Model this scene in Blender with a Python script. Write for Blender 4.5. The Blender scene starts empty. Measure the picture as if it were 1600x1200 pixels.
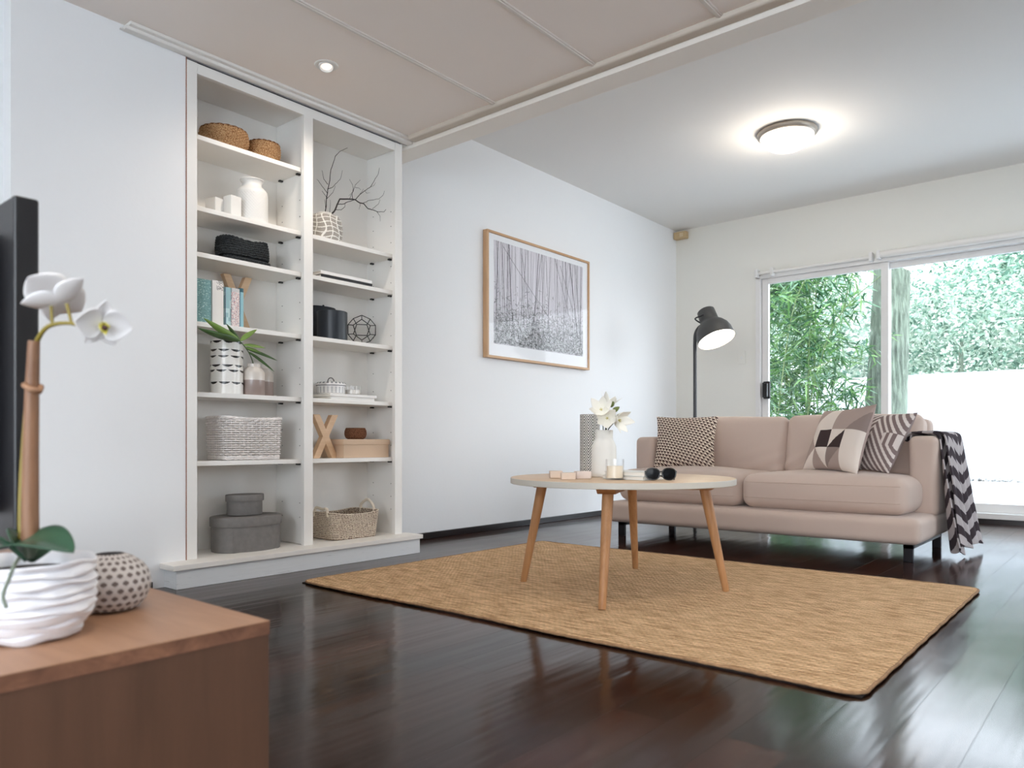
import bpy, bmesh, math, random
import numpy as np
from mathutils import Vector, Matrix
from math import sin, cos, pi, sqrt, radians, atan2

random.seed(7)
rng = np.random.default_rng(7)
S = bpy.context.scene
COL = S.collection

# ------------------------------------------------------------------ camera
cam_d = bpy.data.cameras.new('camera')
cam_d.sensor_width = 36.0
cam_d.lens = 1175 / 1600 * 36
cam_d.shift_y = (690 - 600) / 1600
cam_d.clip_start = 0.02
cam_d.clip_end = 200
cam_d.dof.use_dof = True
cam_d.dof.focus_distance = 4.0
cam_d.dof.aperture_fstop = 5.0
cam = bpy.data.objects.new('camera', cam_d)
COL.objects.link(cam)
cam.location = (0, 0, 0.6)
cam.rotation_euler = (pi / 2, 0, radians(40 - 90))
S.camera = cam

# ------------------------------------------------------------------ colour management
S.view_settings.view_transform = 'Standard'
S.view_settings.look = 'None'
S.view_settings.gamma = 1.0
S.view_settings.use_curve_mapping = False
S.view_settings.exposure = 1.64
S.cycles.use_denoising = True
S.cycles.max_bounces = 14
S.cycles.diffuse_bounces = 7
S.cycles.glossy_bounces = 5
S.cycles.transmission_bounces = 6
S.cycles.transparent_max_bounces = 12
S.cycles.sample_clamp_indirect = 6.0
S.cycles.caustics_reflective = False
S.cycles.caustics_refractive = False

# ------------------------------------------------------------------ sky
W = bpy.data.worlds.new('sky')
S.world = W
W.use_nodes = True
wn = W.node_tree
wn.nodes.clear()
wo = wn.nodes.new('ShaderNodeOutputWorld')
wb = wn.nodes.new('ShaderNodeBackground')
wt = wn.nodes.new('ShaderNodeTexCoord')
ws = wn.nodes.new('ShaderNodeSeparateXYZ')
wr = wn.nodes.new('ShaderNodeValToRGB')
wr.color_ramp.elements[0].position = 0.0
wr.color_ramp.elements[0].color = (0.90, 0.95, 1.0, 1)
wr.color_ramp.elements[1].position = 0.9
wr.color_ramp.elements[1].color = (0.66, 0.82, 1.0, 1)
wn.links.new(wt.outputs['Generated'], ws.inputs[0])
wn.links.new(ws.outputs['Z'], wr.inputs[0])
wn.links.new(wr.outputs[0], wb.inputs['Color'])
wb.inputs['Strength'].default_value = 3.0
wn.links.new(wb.outputs[0], wo.inputs[0])


def lamp(name, typ, loc, energy, color=(1, 1, 1), rot=(0, 0, 0), **kw):
    d = bpy.data.lights.new(name, typ)
    d.energy = energy
    d.color = color
    for k, v in kw.items():
        setattr(d, k, v)
    o = bpy.data.objects.new(name, d)
    o.location = loc
    o.rotation_euler = rot
    COL.objects.link(o)
    return o


def portal(name, loc, rot, sx, sy):
    o = lamp(name, 'AREA', loc, 1, rot=rot, shape='RECTANGLE', size=sx, size_y=sy)
    o.data.cycles.is_portal = True
    return o


# portals only guide the sky's own light through the openings
portal('portal_door', (6.75, 1.02, 1.05), (0, radians(90), 0), 2.1, 3.2)
portal('portal_side', (4.9, -2.55, 1.35), (radians(90), 0, 0), 1.9, 1.9)
portal('portal_rear', (-2.75, -0.35, 1.2), (0, radians(-90), 0), 2.3, 3.9)


# ------------------------------------------------------------------ materials
def lin(c):
    c = [x / 255 if max(c) > 1.001 else x for x in c]
    return tuple(((x + 0.055) / 1.055) ** 2.4 if x > 0.04045 else x / 12.92 for x in c)


MATS = {}


def mat(name, col, rough=0.5, metal=0.0, bump=None, var=None, spec=0.5, attr=False, coat=0.0, sheen=0.0, stretch=(1, 1, 1)):
    """bump=(scale, distance) noise bump; var=(scale, amount) colour variation; attr: base colour from 'Col'."""
    if name in MATS:
        return MATS[name]
    m = bpy.data.materials.new(name)
    m.use_nodes = True
    nt = m.node_tree
    b = nt.nodes['Principled BSDF']
    c = lin(col)
    b.inputs['Base Color'].default_value = (*c, 1)
    b.inputs['Roughness'].default_value = rough
    b.inputs['Metallic'].default_value = metal
    b.inputs['Specular IOR Level'].default_value = spec
    b.inputs['Coat Weight'].default_value = coat
    b.inputs['Sheen Weight'].default_value = sheen
    tc = nt.nodes.new('ShaderNodeTexCoord')
    mp = nt.nodes.new('ShaderNodeMapping')
    mp.inputs['Scale'].default_value = stretch
    nt.links.new(tc.outputs['Object'], mp.inputs[0])
    src = None
    if attr:
        a = nt.nodes.new('ShaderNodeVertexColor')
        a.layer_name = 'Col'
        src = a.outputs['Color']
        nt.links.new(src, b.inputs['Base Color'])
    if var:
        n = nt.nodes.new('ShaderNodeTexNoise')
        n.inputs['Scale'].default_value = var[0]
        n.inputs['Detail'].default_value = 5
        nt.links.new(mp.outputs[0], n.inputs['Vector'])
        mr = nt.nodes.new('ShaderNodeMapRange')
        mr.inputs['From Min'].default_value = 0.3
        mr.inputs['From Max'].default_value = 0.7
        mr.inputs['To Min'].default_value = 1 - var[1]
        mr.inputs['To Max'].default_value = 1 + var[1]
        nt.links.new(n.outputs['Fac'], mr.inputs['Value'])
        vm = nt.nodes.new('ShaderNodeVectorMath')
        vm.operation = 'SCALE'
        if src:
            nt.links.new(src, vm.inputs[0])
        else:
            vm.inputs[0].default_value = c
        nt.links.new(mr.outputs[0], vm.inputs['Scale'])
        nt.links.new(vm.outputs[0], b.inputs['Base Color'])
    if bump:
        n = nt.nodes.new('ShaderNodeTexNoise')
        n.inputs['Scale'].default_value = bump[0]
        n.inputs['Detail'].default_value = 3
        nt.links.new(mp.outputs[0], n.inputs['Vector'])
        bp = nt.nodes.new('ShaderNodeBump')
        bp.inputs['Strength'].default_value = 0.6
        bp.inputs['Distance'].default_value = bump[1]
        nt.links.new(n.outputs['Fac'], bp.inputs['Height'])
        nt.links.new(bp.outputs[0], b.inputs['Normal'])
    MATS[name] = m
    return m


def emit_mat(name, col, strength):
    m = bpy.data.materials.new(name)
    m.use_nodes = True
    b = m.node_tree.nodes['Principled BSDF']
    b.inputs['Base Color'].default_value = (*lin(col), 1)
    b.inputs['Emission Color'].default_value = (*lin(col), 1)
    b.inputs['Emission Strength'].default_value = strength
    b.inputs['Roughness'].default_value = 0.25
    return m


def glass_mat(name, tint=(1, 1, 1), refl=0.06, graze=0.9):
    """thin clear glass: straight-through light plus a fresnel mirror"""
    m = bpy.data.materials.new(name)
    m.use_nodes = True
    nt = m.node_tree
    nt.nodes.clear()
    o = nt.nodes.new('ShaderNodeOutputMaterial')
    t = nt.nodes.new('ShaderNodeBsdfTransparent')
    t.inputs[0].default_value = (*tint, 1)
    g = nt.nodes.new('ShaderNodeBsdfGlossy')
    g.inputs['Roughness'].default_value = 0.01
    lw = nt.nodes.new('ShaderNodeLayerWeight')
    lw.inputs['Blend'].default_value = 0.5
    p5 = nt.nodes.new('ShaderNodeMath')
    p5.operation = 'POWER'
    p5.inputs[1].default_value = 4.5
    nt.links.new(lw.outputs['Facing'], p5.inputs[0])
    f = nt.nodes.new('ShaderNodeMath')
    f.operation = 'MULTIPLY_ADD'
    f.inputs[1].default_value = graze
    f.inputs[2].default_value = refl * 0.6
    nt.links.new(p5.outputs[0], f.inputs[0])
    mx = nt.nodes.new('ShaderNodeMixShader')
    nt.links.new(f.outputs[0], mx.inputs[0])
    nt.links.new(t.outputs[0], mx.inputs[1])
    nt.links.new(g.outputs[0], mx.inputs[2])
    nt.links.new(mx.outputs[0], o.inputs[0])
    return m


def wood_mat(name, c1, c2, rough=0.45, scale=(1, 14, 14), axis='X', spec=0.4):
    m = bpy.data.materials.new(name)
    m.use_nodes = True
    nt = m.node_tree
    b = nt.nodes['Principled BSDF']
    b.inputs['Roughness'].default_value = rough
    b.inputs['Specular IOR Level'].default_value = spec
    tc = nt.nodes.new('ShaderNodeTexCoord')
    mp = nt.nodes.new('ShaderNodeMapping')
    sc = {'X': (scale[0], scale[1], scale[2]), 'Y': (scale[1], scale[0], scale[2]), 'Z': (scale[1], scale[2], scale[0])}[axis]
    mp.inputs['Scale'].default_value = sc
    nt.links.new(tc.outputs['Object'], mp.inputs[0])
    n = nt.nodes.new('ShaderNodeTexNoise')
    n.inputs['Scale'].default_value = 3
    n.inputs['Detail'].default_value = 8
    n.inputs['Roughness'].default_value = 0.65
    n.inputs['Distortion'].default_value = 0.6
    nt.links.new(mp.outputs[0], n.inputs['Vector'])
    r = nt.nodes.new('ShaderNodeValToRGB')
    r.color_ramp.elements[0].position = 0.32
    r.color_ramp.elements[0].color = (*lin(c1), 1)
    r.color_ramp.elements[1].position = 0.68
    r.color_ramp.elements[1].color = (*lin(c2), 1)
    nt.links.new(n.outputs['Fac'], r.inputs[0])
    nt.links.new(r.outputs[0], b.inputs['Base Color'])
    bp = nt.nodes.new('ShaderNodeBump')
    bp.inputs['Strength'].default_value = 0.2
    bp.inputs['Distance'].default_value = 0.001
    nt.links.new(n.outputs['Fac'], bp.inputs['Height'])
    nt.links.new(bp.outputs[0], b.inputs['Normal'])
    return m


M_wall = mat('wall_paint', (238, 239, 240), 0.75, bump=(60, 0.0006), spec=0.25)
M_ceil = mat('ceiling_paint', (234, 232, 229), 0.8, spec=0.2)
M_ceil_low = mat('low_ceiling_paint', (242, 233, 226), 0.8, spec=0.2)
M_trim = mat('trim_paint', (232, 229, 224), 0.5)
M_case = mat('bookcase_paint', (236, 234, 230), 0.42, bump=(25, 0.0006), var=(3, 0.02))
M_dark = mat('dark_skirting', (28, 22, 22), 0.3)
M_black = mat('black_plastic', (14, 14, 17), 0.35)
M_blackmet = mat('black_metal', (20, 20, 22), 0.4, metal=0.3)
M_white = mat('white_glaze', (226, 225, 222), 0.3)
M_alu = mat('white_frame_paint', (226, 224, 222), 0.4)
M_glass = glass_mat('clear_glass')
M_glass_ar = glass_mat('low_reflection_glass', refl=0.012, graze=0.25)


# ------------------------------------------------------------------ mesh helpers
def new_obj(name, me, m=None, parent=None, smooth=False):
    if m is not None:
        for x in (m if isinstance(m, (list, tuple)) else [m]):
            me.materials.append(x)
    if smooth:
        me.polygons.foreach_set('use_smooth', [True] * len(me.polygons))
    o = bpy.data.objects.new(name, me)
    COL.objects.link(o)
    if parent:
        o.parent = parent
    return o


def thing(name, loc, label, cat, group=None, rotz=0.0):
    o = bpy.data.objects.new(name, None)
    o.empty_display_size = 0.05
    COL.objects.link(o)
    o.location = loc
    o.rotation_euler = (0, 0, rotz)
    return tag(o, label, cat, group)


def tag(o, label, cat, group=None):
    o['label'] = label
    o['category'] = cat
    if group:
        o['group'] = group
    return o


def struct(o):
    o['kind'] = 'structure'
    return o


class MB:
    def __init__(s):
        s.v = []
        s.f = []
        s.c = []   # optional per-face colour

    def add(s, vs, fs, col=None):
        k = len(s.v)
        s.v.extend([tuple(p) for p in vs])
        s.f.extend([tuple(i + k for i in f) for f in fs])
        s.c.extend([col] * len(fs))
        return s

    def box(s, x0, x1, y0, y1, z0, z1, M=None, col=None):
        vs = [Vector(p) for p in ((x0, y0, z0), (x1, y0, z0), (x1, y1, z0), (x0, y1, z0), (x0, y0, z1), (x1, y0, z1), (x1, y1, z1), (x0, y1, z1))]
        if M is not None:
            vs = [M @ p for p in vs]
        return s.add(vs, [(3, 2, 1, 0), (4, 5, 6, 7), (0, 1, 5, 4), (1, 2, 6, 5), (2, 3, 7, 6), (3, 0, 4, 7)], col)

    def lathe(s, prof, n=48, c=(0, 0, 0), sx=1.0, sy=1.0, close=True, wob=None, col=None):
        k = []
        vs = []
        for j, (r, z) in enumerate(prof):
            for i in range(n):
                a = 2 * pi * i / n
                q = wob(a, z) if wob else 1.0
                vs.append((c[0] + r * q * cos(a) * sx, c[1] + r * q * sin(a) * sy, c[2] + z))
        fs = []
        m = len(prof)
        for j in range(m - 1):
            for i in range(n):
                a, b = j * n + i, j * n + (i + 1) % n
                fs.append((a, b, b + n, a + n))
        if close:
            if prof[0][0] > 1e-5:
                fs.append(tuple(range(n - 1, -1, -1)))
            if prof[-1][0] > 1e-5:
                fs.append(tuple((m - 1) * n + i for i in range(n)))
        return s.add(vs, fs, col)

    def tube(s, pts, r, n=8, closed=False, M=None, col=None):
        P = [Vector(p) for p in pts]
        m = len(P)
        R = r if isinstance(r, (list, tuple)) else [r] * m
        up = Vector((0.013, 0.021, 1))
        vs = []
        T0 = None
        N = None
        for i, p in enumerate(P):
            if closed:
                t = (P[(i + 1) % m] - P[i - 1])
            else:
                t = P[min(i + 1, m - 1)] - P[max(i - 1, 0)]
            if t.length < 1e-9:
                t = Vector((0, 0, 1))
            t.normalize()
            if N is None:
                N = t.cross(up)
                if N.length < 0.05:
                    N = t.cross(Vector((1, 0.1, 0)))
                N.normalize()
            else:
                N = (N - t * N.dot(t))
                if N.length < 1e-6:
                    N = t.cross(up)
                N.normalize()
            B = t.cross(N)
            for k in range(n):
                a = 2 * pi * k / n
                q = p + (N * cos(a) + B * sin(a)) * R[i]
                vs.append(M @ q if M is not None else q)
        fs = []
        for i in range(m if closed else m - 1):
            j = (i + 1) % m
            for k in range(n):
                fs.append((i * n + k, i * n + (k + 1) % n, j * n + (k + 1) % n, j * n + k))
        if not closed:
            fs.append(tuple(range(n - 1, -1, -1)))
            fs.append(tuple((m - 1) * n + k for k in range(n)))
        return s.add(vs, fs, col)

    def grid(s, nu, nv, fn, wrap_u=False, colfn=None):
        vs = []
        for j in range(nv + 1):
            for i in range(nu if wrap_u else nu + 1):
                vs.append(fn(i / nu, j / nv))
        w = nu if wrap_u else nu + 1
        k = len(s.v)
        s.v.extend([tuple(p) for p in vs])
        for j in range(nv):
            for i in range(nu):
                a = j * w + i
                b = j * w + (i + 1) % w
                s.f.append((k + a, k + b, k + b + w, k + a + w))
                s.c.append(colfn((i + 0.5) / nu, (j + 0.5) / nv) if colfn else None)
        return s

    def build(s, name, m, parent=None, smooth=False, bevel=0, loc=None, angle=40, solid=0, sub=0, segs=2):
        me = bpy.data.meshes.new(name)
        me.from_pydata(s.v, [], s.f)
        if any(c is not None for c in s.c):
            ca = me.color_attributes.new('Col', 'FLOAT_COLOR', 'CORNER')
            nl = np.fromiter((len(f) for f in s.f), dtype=np.int32)
            cc = np.array([(*(lin(c)), 1.0) if c is not None else (1, 1, 1, 1) for c in s.c], dtype=np.float32)
            ca.data.foreach_set('color', np.repeat(cc, nl, axis=0).ravel())
        me.validate()
        me.update()
        o = new_obj(name, me, m, parent, smooth)
        if loc:
            o.location = loc
        if solid:
            q = o.modifiers.new('solid', 'SOLIDIFY')
            q.thickness = solid
            q.offset = 0
        if bevel:
            q = o.modifiers.new('bevel', 'BEVEL')
            q.width = bevel
            q.segments = segs
            q.limit_method = 'ANGLE'
            q.angle_limit = radians(35)
            me.polygons.foreach_set('use_smooth', [True] * len(me.polygons))
            wn_ = o.modifiers.new('wn', 'WEIGHTED_NORMAL')
            wn_.keep_sharp = True
        elif smooth and angle < 180:
            me.set_sharp_from_angle(angle=radians(angle))
        if sub:
            q = o.modifiers.new('sub', 'SUBSURF')
            q.levels = sub
            q.render_levels = sub
        return o


def box(name, x0, x1, y0, y1, z0, z1, m, parent=None, bevel=0.0, segs=2):
    return MB().box(x0, x1, y0, y1, z0, z1).build(name, m, parent, bevel=bevel, segs=segs)


def softbox(mb, x0, x1, y0, y1, z0, z1, r, puff=(0, 0, 0), n=22, M=None, disp=None):
    """rounded, slightly swollen box; puff is how far each pair of faces bulges"""
    c = Vector(((x0 + x1) / 2, (y0 + y1) / 2, (z0 + z1) / 2))
    h = Vector(((x1 - x0) / 2, (y1 - y0) / 2, (z1 - z0) / 2))
    idx = {}
    vs = []

    def vert(t):
        key = tuple(round(a, 5) for a in t)
        if key in idx:
            return idx[key]
        q = Vector([sin(a * pi / 2) * h[k] for k, a in enumerate(t)])
        inner = Vector([max(-(h[k] - r), min(h[k] - r, q[k])) for k in range(3)])
        d = q - inner
        if d.length > 1e-9:
            d = d.normalized() * r
        p = inner + d
        nn = [p[k] / h[k] for k in range(3)]
        off = Vector((0, 0, 0))
        for k in range(3):
            a, b = (k + 1) % 3, (k + 2) % 3
            off[k] = puff[k] * nn[k] * max(0, 1 - nn[a] ** 2) * max(0, 1 - nn[b] ** 2)
        p = p + off
        if disp:
            p = p + disp(p, nn)
        p = p + c
        if M is not None:
            p = M @ p
        vs.append(p)
        idx[key] = len(vs) - 1
        return idx[key]
    fs = []
    for ax in range(3):
        for sgn in (-1, 1):
            for i in range(n):
                for j in range(n):
                    q = []
                    for (di, dj) in ((0, 0), (1, 0), (1, 1), (0, 1)):
                        t = [0, 0, 0]
                        t[ax] = sgn
                        t[(ax + 1) % 3] = -1 + 2 * (i + di) / n
                        t[(ax + 2) % 3] = -1 + 2 * (j + dj) / n
                        q.append(vert(t))
                    if sgn < 0:
                        q.reverse()
                    fs.append(tuple(q))
    return mb.add(vs, fs)


def copy_tree(o, parent=None, loc=None):
    c = o.copy()
    COL.objects.link(c)
    if parent:
        c.parent = parent
    if loc is not None:
        c.location = loc
    for ch in [x for x in bpy.data.objects if x.parent == o]:
        copy_tree(ch, c)
    return c


def bez(pts, n=24):
    """smooth Catmull-Rom curve through points"""
    P = [Vector(p) for p in pts]
    P = [P[0] * 2 - P[1]] + P + [P[-1] * 2 - P[-2]]
    out = []
    for i in range(1, len(P) - 2):
        for k in range(n):
            t = k / n
            a, b, c, d = P[i - 1], P[i], P[i + 1], P[i + 2]
            out.append(0.5 * ((2 * b) + (c - a) * t + (2 * a - 5 * b + 4 * c - d) * t * t + (3 * b - a - 3 * c + d) * t ** 3))
    out.append(P[-2])
    return out


# ================================================================== THE ROOM
XW, YL, H1, H0 = 6.46, 3.39, 2.59, 2.25
XR, YR = -2.6, -2.4
XB0, XB1 = 2.80, 2.93      # the beam

# floor: dark glossy boards running along X
fm = bpy.data.materials.new('dark_floorboards')
fm.use_nodes = True
nt = fm.node_tree
b = nt.nodes['Principled BSDF']
tc = nt.nodes.new('ShaderNodeTexCoord')
br = nt.nodes.new('ShaderNodeTexBrick')
br.offset = 0.37
br.inputs['Scale'].default_value = 1
br.inputs['Brick Width'].default_value = 2.3
br.inputs['Row Height'].default_value = 0.13
br.inputs['Mortar Size'].default_value = 0.0012
br.inputs['Mortar Smooth'].default_value = 0.3
br.inputs['Color1'].default_value = (*lin((26, 14, 11)), 1)
br.inputs['Color2'].default_value = (*lin((58, 33, 25)), 1)
br.inputs['Mortar'].default_value = (*lin((18, 11, 10)), 1)
nt.links.new(tc.outputs['Object'], br.inputs['Vector'])
mp = nt.nodes.new('ShaderNodeMapping')
mp.inputs['Scale'].default_value = (1.2, 18, 1)
nt.links.new(tc.outputs['Object'], mp.inputs[0])
ns = nt.nodes.new('ShaderNodeTexNoise')
ns.inputs['Scale'].default_value = 2.5
ns.inputs['Detail'].default_value = 7
nt.links.new(mp.outputs[0], ns.inputs['Vector'])
mr = nt.nodes.new('ShaderNodeMapRange')
mr.inputs['From Min'].default_value = 0.3
mr.inputs['From Max'].default_value = 0.7
mr.inputs['To Min'].default_value = 0.72
mr.inputs['To Max'].default_value = 1.3
nt.links.new(ns.outputs['Fac'], mr.inputs['Value'])
vm = nt.nodes.new('ShaderNodeVectorMath')
vm.operation = 'SCALE'
nt.links.new(br.outputs['Color'], vm.inputs[0])
nt.links.new(mr.outputs[0], vm.inputs['Scale'])
nt.links.new(vm.outputs[0], b.inputs['Base Color'])
n2 = nt.nodes.new('ShaderNodeTexNoise')
n2.inputs['Scale'].default_value = 1.7
n2.inputs['Detail'].default_value = 4
nt.links.new(tc.outputs['Object'], n2.inputs['Vector'])
mr2 = nt.nodes.new('ShaderNodeMapRange')
mr2.inputs['From Min'].default_value = 0.3
mr2.inputs['From Max'].default_value = 0.7
mr2.inputs['To Min'].default_value = 0.09
mr2.inputs['To Max'].default_value = 0.2
nt.links.new(n2.outputs['Fac'], mr2.inputs['Value'])
nt.links.new(mr2.outputs[0], b.inputs['Roughness'])
# bump: joints, and a long soft cupping of each board
mp3 = nt.nodes.new('ShaderNodeMapping')
mp3.inputs['Scale'].default_value = (0.8, 7.7, 1)
nt.links.new(tc.outputs['Object'], mp3.inputs[0])
n3 = nt.nodes.new('ShaderNodeTexNoise')
n3.inputs['Scale'].default_value = 1.6
n3.inputs['Detail'].default_value = 2
nt.links.new(mp3.outputs[0], n3.inputs['Vector'])
bp = nt.nodes.new('ShaderNodeBump')
bp.inputs['Strength'].default_value = 0.5
bp.inputs['Distance'].default_value = 0.0035
nt.links.new(n3.outputs['Fac'], bp.inputs['Height'])
bp2 = nt.nodes.new('ShaderNodeBump')
bp2.inputs['Strength'].default_value = 0.6
bp2.inputs['Distance'].default_value = 0.001
bp2.invert = True
nt.links.new(br.outputs['Fac'], bp2.inputs['Height'])
nt.links.new(bp.outputs[0], bp2.inputs['Normal'])
nt.links.new(bp2.outputs[0], b.inputs['Normal'])
b.inputs['Specular IOR Level'].default_value = 0.22

struct(box('floor', XR, XW + 0.14, YR, YL + 0.1, -0.1, 0.0, fm))

# walls
mb = MB()
mb.box(XR, 0.905, 3.17, 3.55, 0, 2.62)
mb.box(0.905, 1.5455, 3.092, 3.55, 0, 2.62)
mb.box(1.538, XW + 0.14, YL, 3.55, 0, 2.62)
mb.box(1.538, XB1, 3.105, YL, 2.226, 2.62)
struct(mb.build('wall_left', M_wall))
DY0, DY1, DZ1 = -0.55, 2.60, 2.055
mb = MB()
mb.box(XW, XW + 0.14, DY1, YL, 0, 2.62)
mb.box(XW, XW + 0.14, YR, DY0, 0, 2.62)
mb.box(XW, XW + 0.14, DY0, DY1, DZ1, 2.62)
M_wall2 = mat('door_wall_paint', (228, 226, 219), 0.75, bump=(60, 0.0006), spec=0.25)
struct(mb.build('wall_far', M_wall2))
mb = MB()
sx0, sx1, sz0, sz1 = 4.1, 5.8, 0.6, 2.1
mb.box(XR, sx0, YR - 0.12, YR, 0, 2.62)
mb.box(sx1, XW + 0.14, YR - 0.12, YR, 0, 2.62)
mb.box(sx0, sx1, YR - 0.12, YR, 0, sz0)
mb.box(sx0, sx1, YR - 0.12, YR, sz1, 2.62)
struct(mb.build('wall_right', M_wall))
mb = MB()
ry0, ry1, rz0, rz1 = -2.2, 1.5, 0.1, 2.2
mb.box(XR - 0.12, XR, YR - 0.12, ry0, 0, 2.62)
mb.box(XR - 0.12, XR, ry1, 3.55, 0, 2.62)
mb.box(XR - 0.12, XR, ry0, ry1, 0, rz0)
mb.box(XR - 0.12, XR, ry0, ry1, rz1, 2.62)
struct(mb.build('wall_rear', M_wall))
for nm, args in (('window_1', (sx0, sx1, YR - 0.09, YR - 0.04, sz0, sz1)), ('window_2', (XR - 0.09, XR - 0.04, ry0, ry1, rz0, rz1))):
    x0, x1, y0, y1, z0, z1 = args
    mb = MB()
    if nm == 'window_1':
        for a in (x0, (x0 + x1) / 2 - 0.025, x1 - 0.05):
            mb.box(a, a + 0.05, y0, y1, z0, z1)
    else:
        for a in (y0, (y0 + y1) / 2 - 0.025, y1 - 0.05):
            mb.box(x0, x1, a, a + 0.05, z0, z1)
    mb.box(x0, x1, y0, y1, z0, z0 + 0.05)
    mb.box(x0, x1, y0, y1, z1 - 0.05, z1)
    struct(mb.build(nm, M_alu))

# ceilings, beam
cm = MB()
cm.box(XB1, XW + 0.14, YR - 0.12, YL, H1, 2.66)
ceil_high = struct(cm.build('ceiling', M_ceil))
cl = MB()
cl.box(XR - 0.12, XB0 + 0.02, YR - 0.12, 3.2, H0, H0 + 0.06)
struct(cl.build('ceiling_lower', M_ceil_low))
bm_ = MB()
bm_.box(XB0, XB1, YR - 0.12, YL, 2.207, 2.66)
struct(bm_.build('beam', mat('beam_paint', (240, 234, 226), 0.6), bevel=0.002))
# timber moulding along the beam, stepped
pr = MB()
for (xa, xb, za, zb) in ((2.745, 2.801, 2.228, H0 + 0.02),):
    pr.box(xa, xb, YR, 3.04, za, zb)
struct(pr.build('trim_1', mat('beam_mould_paint', (206, 196, 183), 0.7), bevel=0.010, segs=4))
# cornice over the bookcase, stepped and rounded
pr = MB()
pr.box(1.295, 2.795, 3.035, 3.091, 2.236, H0)
pr.box(1.285, 2.797, 3.055, 3.091, 2.222, 2.238)
pr.box(1.275, 2.798, 3.075, 3.091, 2.2235, 2.230)
struct(pr.build('trim_2', M_trim, bevel=0.004))
# cover strips between the low ceiling's sheets
for k, yy in enumerate((2.42, 1.84, 1.255, 0.67)):
    m_ = MB()
    m_.box(XR, 2.745, yy - 0.013, yy + 0.013, H0 - 0.007, H0)
    m_.box(XR, 2.745, yy - 0.006, yy + 0.006, H0 - 0.011, H0 - 0.006)
    struct(m_.build('trim_%d' % (k + 3), mat('ceiling_strip_paint', (224, 217, 210), 0.55), bevel=0.0015))

# skirtings
struct(box('baseboard_left', 2.80, XW, YL - 0.018, YL, 0, 0.04, M_dark, bevel=0.003))
struct(box('baseboard_far', XW - 0.016, XW, DY0, YL, 0, 0.034, M_dark))
struct(box('baseboard_wall', XR, 1.40, 3.076, 3.0925, 0, 0.03, M_dark))

# ------------------------------------------------------------------ sliding door
door = bpy.data.objects.new('door_1', None)
COL.objects.link(door)
struct(door)
door.location = (XW, 0, 0)
X = 0.0
mb = MB()   # outer frame
mb.box(-0.012, 0.13, DY1 - 0.03, DY1 + 0.012, 0.0, DZ1 + 0.01)
mb.box(-0.012, 0.13, DY0, DY0 + 0.04, 0.0, DZ1)
mb.box(-0.012, 0.13, DY0, DY1, DZ1 - 0.03, DZ1 + 0.012)
mb.build('door_frame', M_alu, door, bevel=0.002)
box('door_track', -0.01, 0.14, DY0, DY1, 0.034, 0.075, M_alu, door, bevel=0.002)


def sash(y0, y1, x0, wood=False):
    mb = MB()
    t = 0.055
    mb.box(x0, x0 + 0.035, y0, y0 + t, 0.075, DZ1 - 0.03)
    mb.box(x0, x0 + 0.035, y1 - t, y1, 0.075, DZ1 - 0.03)
    mb.box(x0, x0 + 0.035, y0 + t, y1 - t, 0.075, 0.14)
    mb.box(x0, x0 + 0.035, y0 + t, y1 - t, DZ1 - 0.075, DZ1 - 0.03)
    s_ = mb.build('sash', M_alu, door, bevel=0.002)
    box('glass_pane', x0 + 0.014, x0 + 0.018, y0 + t, y1 - t, 0.14, DZ1 - 0.075, M_glass, s_)
    return s_


s1 = sash(1.545, 2.565, 0.02)
s2 = sash(0.52, 1.60, 0.07)
s3 = sash(DY0 + 0.04, 0.575, 0.02)
mb = MB()   # black latch with an open grip
mb.box(-0.03, 0.02, 2.505, 2.545, 0.985, 1.115)
mb.box(-0.045, -0.02, 2.475, 2.49, 0.975, 1.12)
mb.box(-0.045, -0.01, 2.475, 2.53, 0.972, 0.99)
mb.box(-0.045, -0.01, 2.475, 2.53, 1.105, 1.122)
mb.build('door_handle', M_black, s1, bevel=0.003)

# roller blinds above the door
for (ya, yb, r, dz, lab) in ((1.655, 2.585, 0.013, 0.012, 'slim white blind rail over the left half of the sliding door'),
                             (0.0, 1.60, 0.027, 0.02, 'rolled white blind over the right half of the sliding door')):
    t = thing('roller_blind', (XW - 0.045, (ya + yb) / 2, DZ1 + dz), lab, 'blind', 'blinds over the sliding door')
    L = (yb - ya) / 2
    MB().tube([(0, -L, 0), (0, L, 0)], r, 20).build('blind_roll', M_trim, t, smooth=True)
    for yy in ((-L, L) if r > 0.02 else (-L, L, 0.33 - 0.0)):
        q = MB().box(-0.03, 0.033, yy - 0.012, yy + 0.012, -0.035, 0.033)
        q.build('bracket', M_alu, t, bevel=0.003)

# ------------------------------------------------------------------ small wall fittings
t = thing('light_switch', (XW, 2.742, 1.35), 'small white wall switch between floor lamp and sliding door', 'switch')
box('switch_plate', -0.008, 0, -0.034, 0.034, -0.058, 0.058, M_wall2, t, bevel=0.003)
box('rocker', -0.012, -0.008, -0.008, 0.008, -0.012, 0.012, M_white, t, bevel=0.002)
t = thing('motion_sensor', (XW - 0.035, YL - 0.065, 2.50), 'small beige sensor box high in the corner under the ceiling', 'sensor')
box('sensor_housing', -0.03, 0.034, -0.065, 0.06, 0.0, 0.065, mat('aged_beige', (196, 170, 130), 0.5), t, bevel=0.006)
box('sensor_lens', -0.034, -0.03, -0.04, -0.005, 0.015, 0.05, mat('aged_lens', (214, 196, 164), 0.35), t, bevel=0.001)

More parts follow.
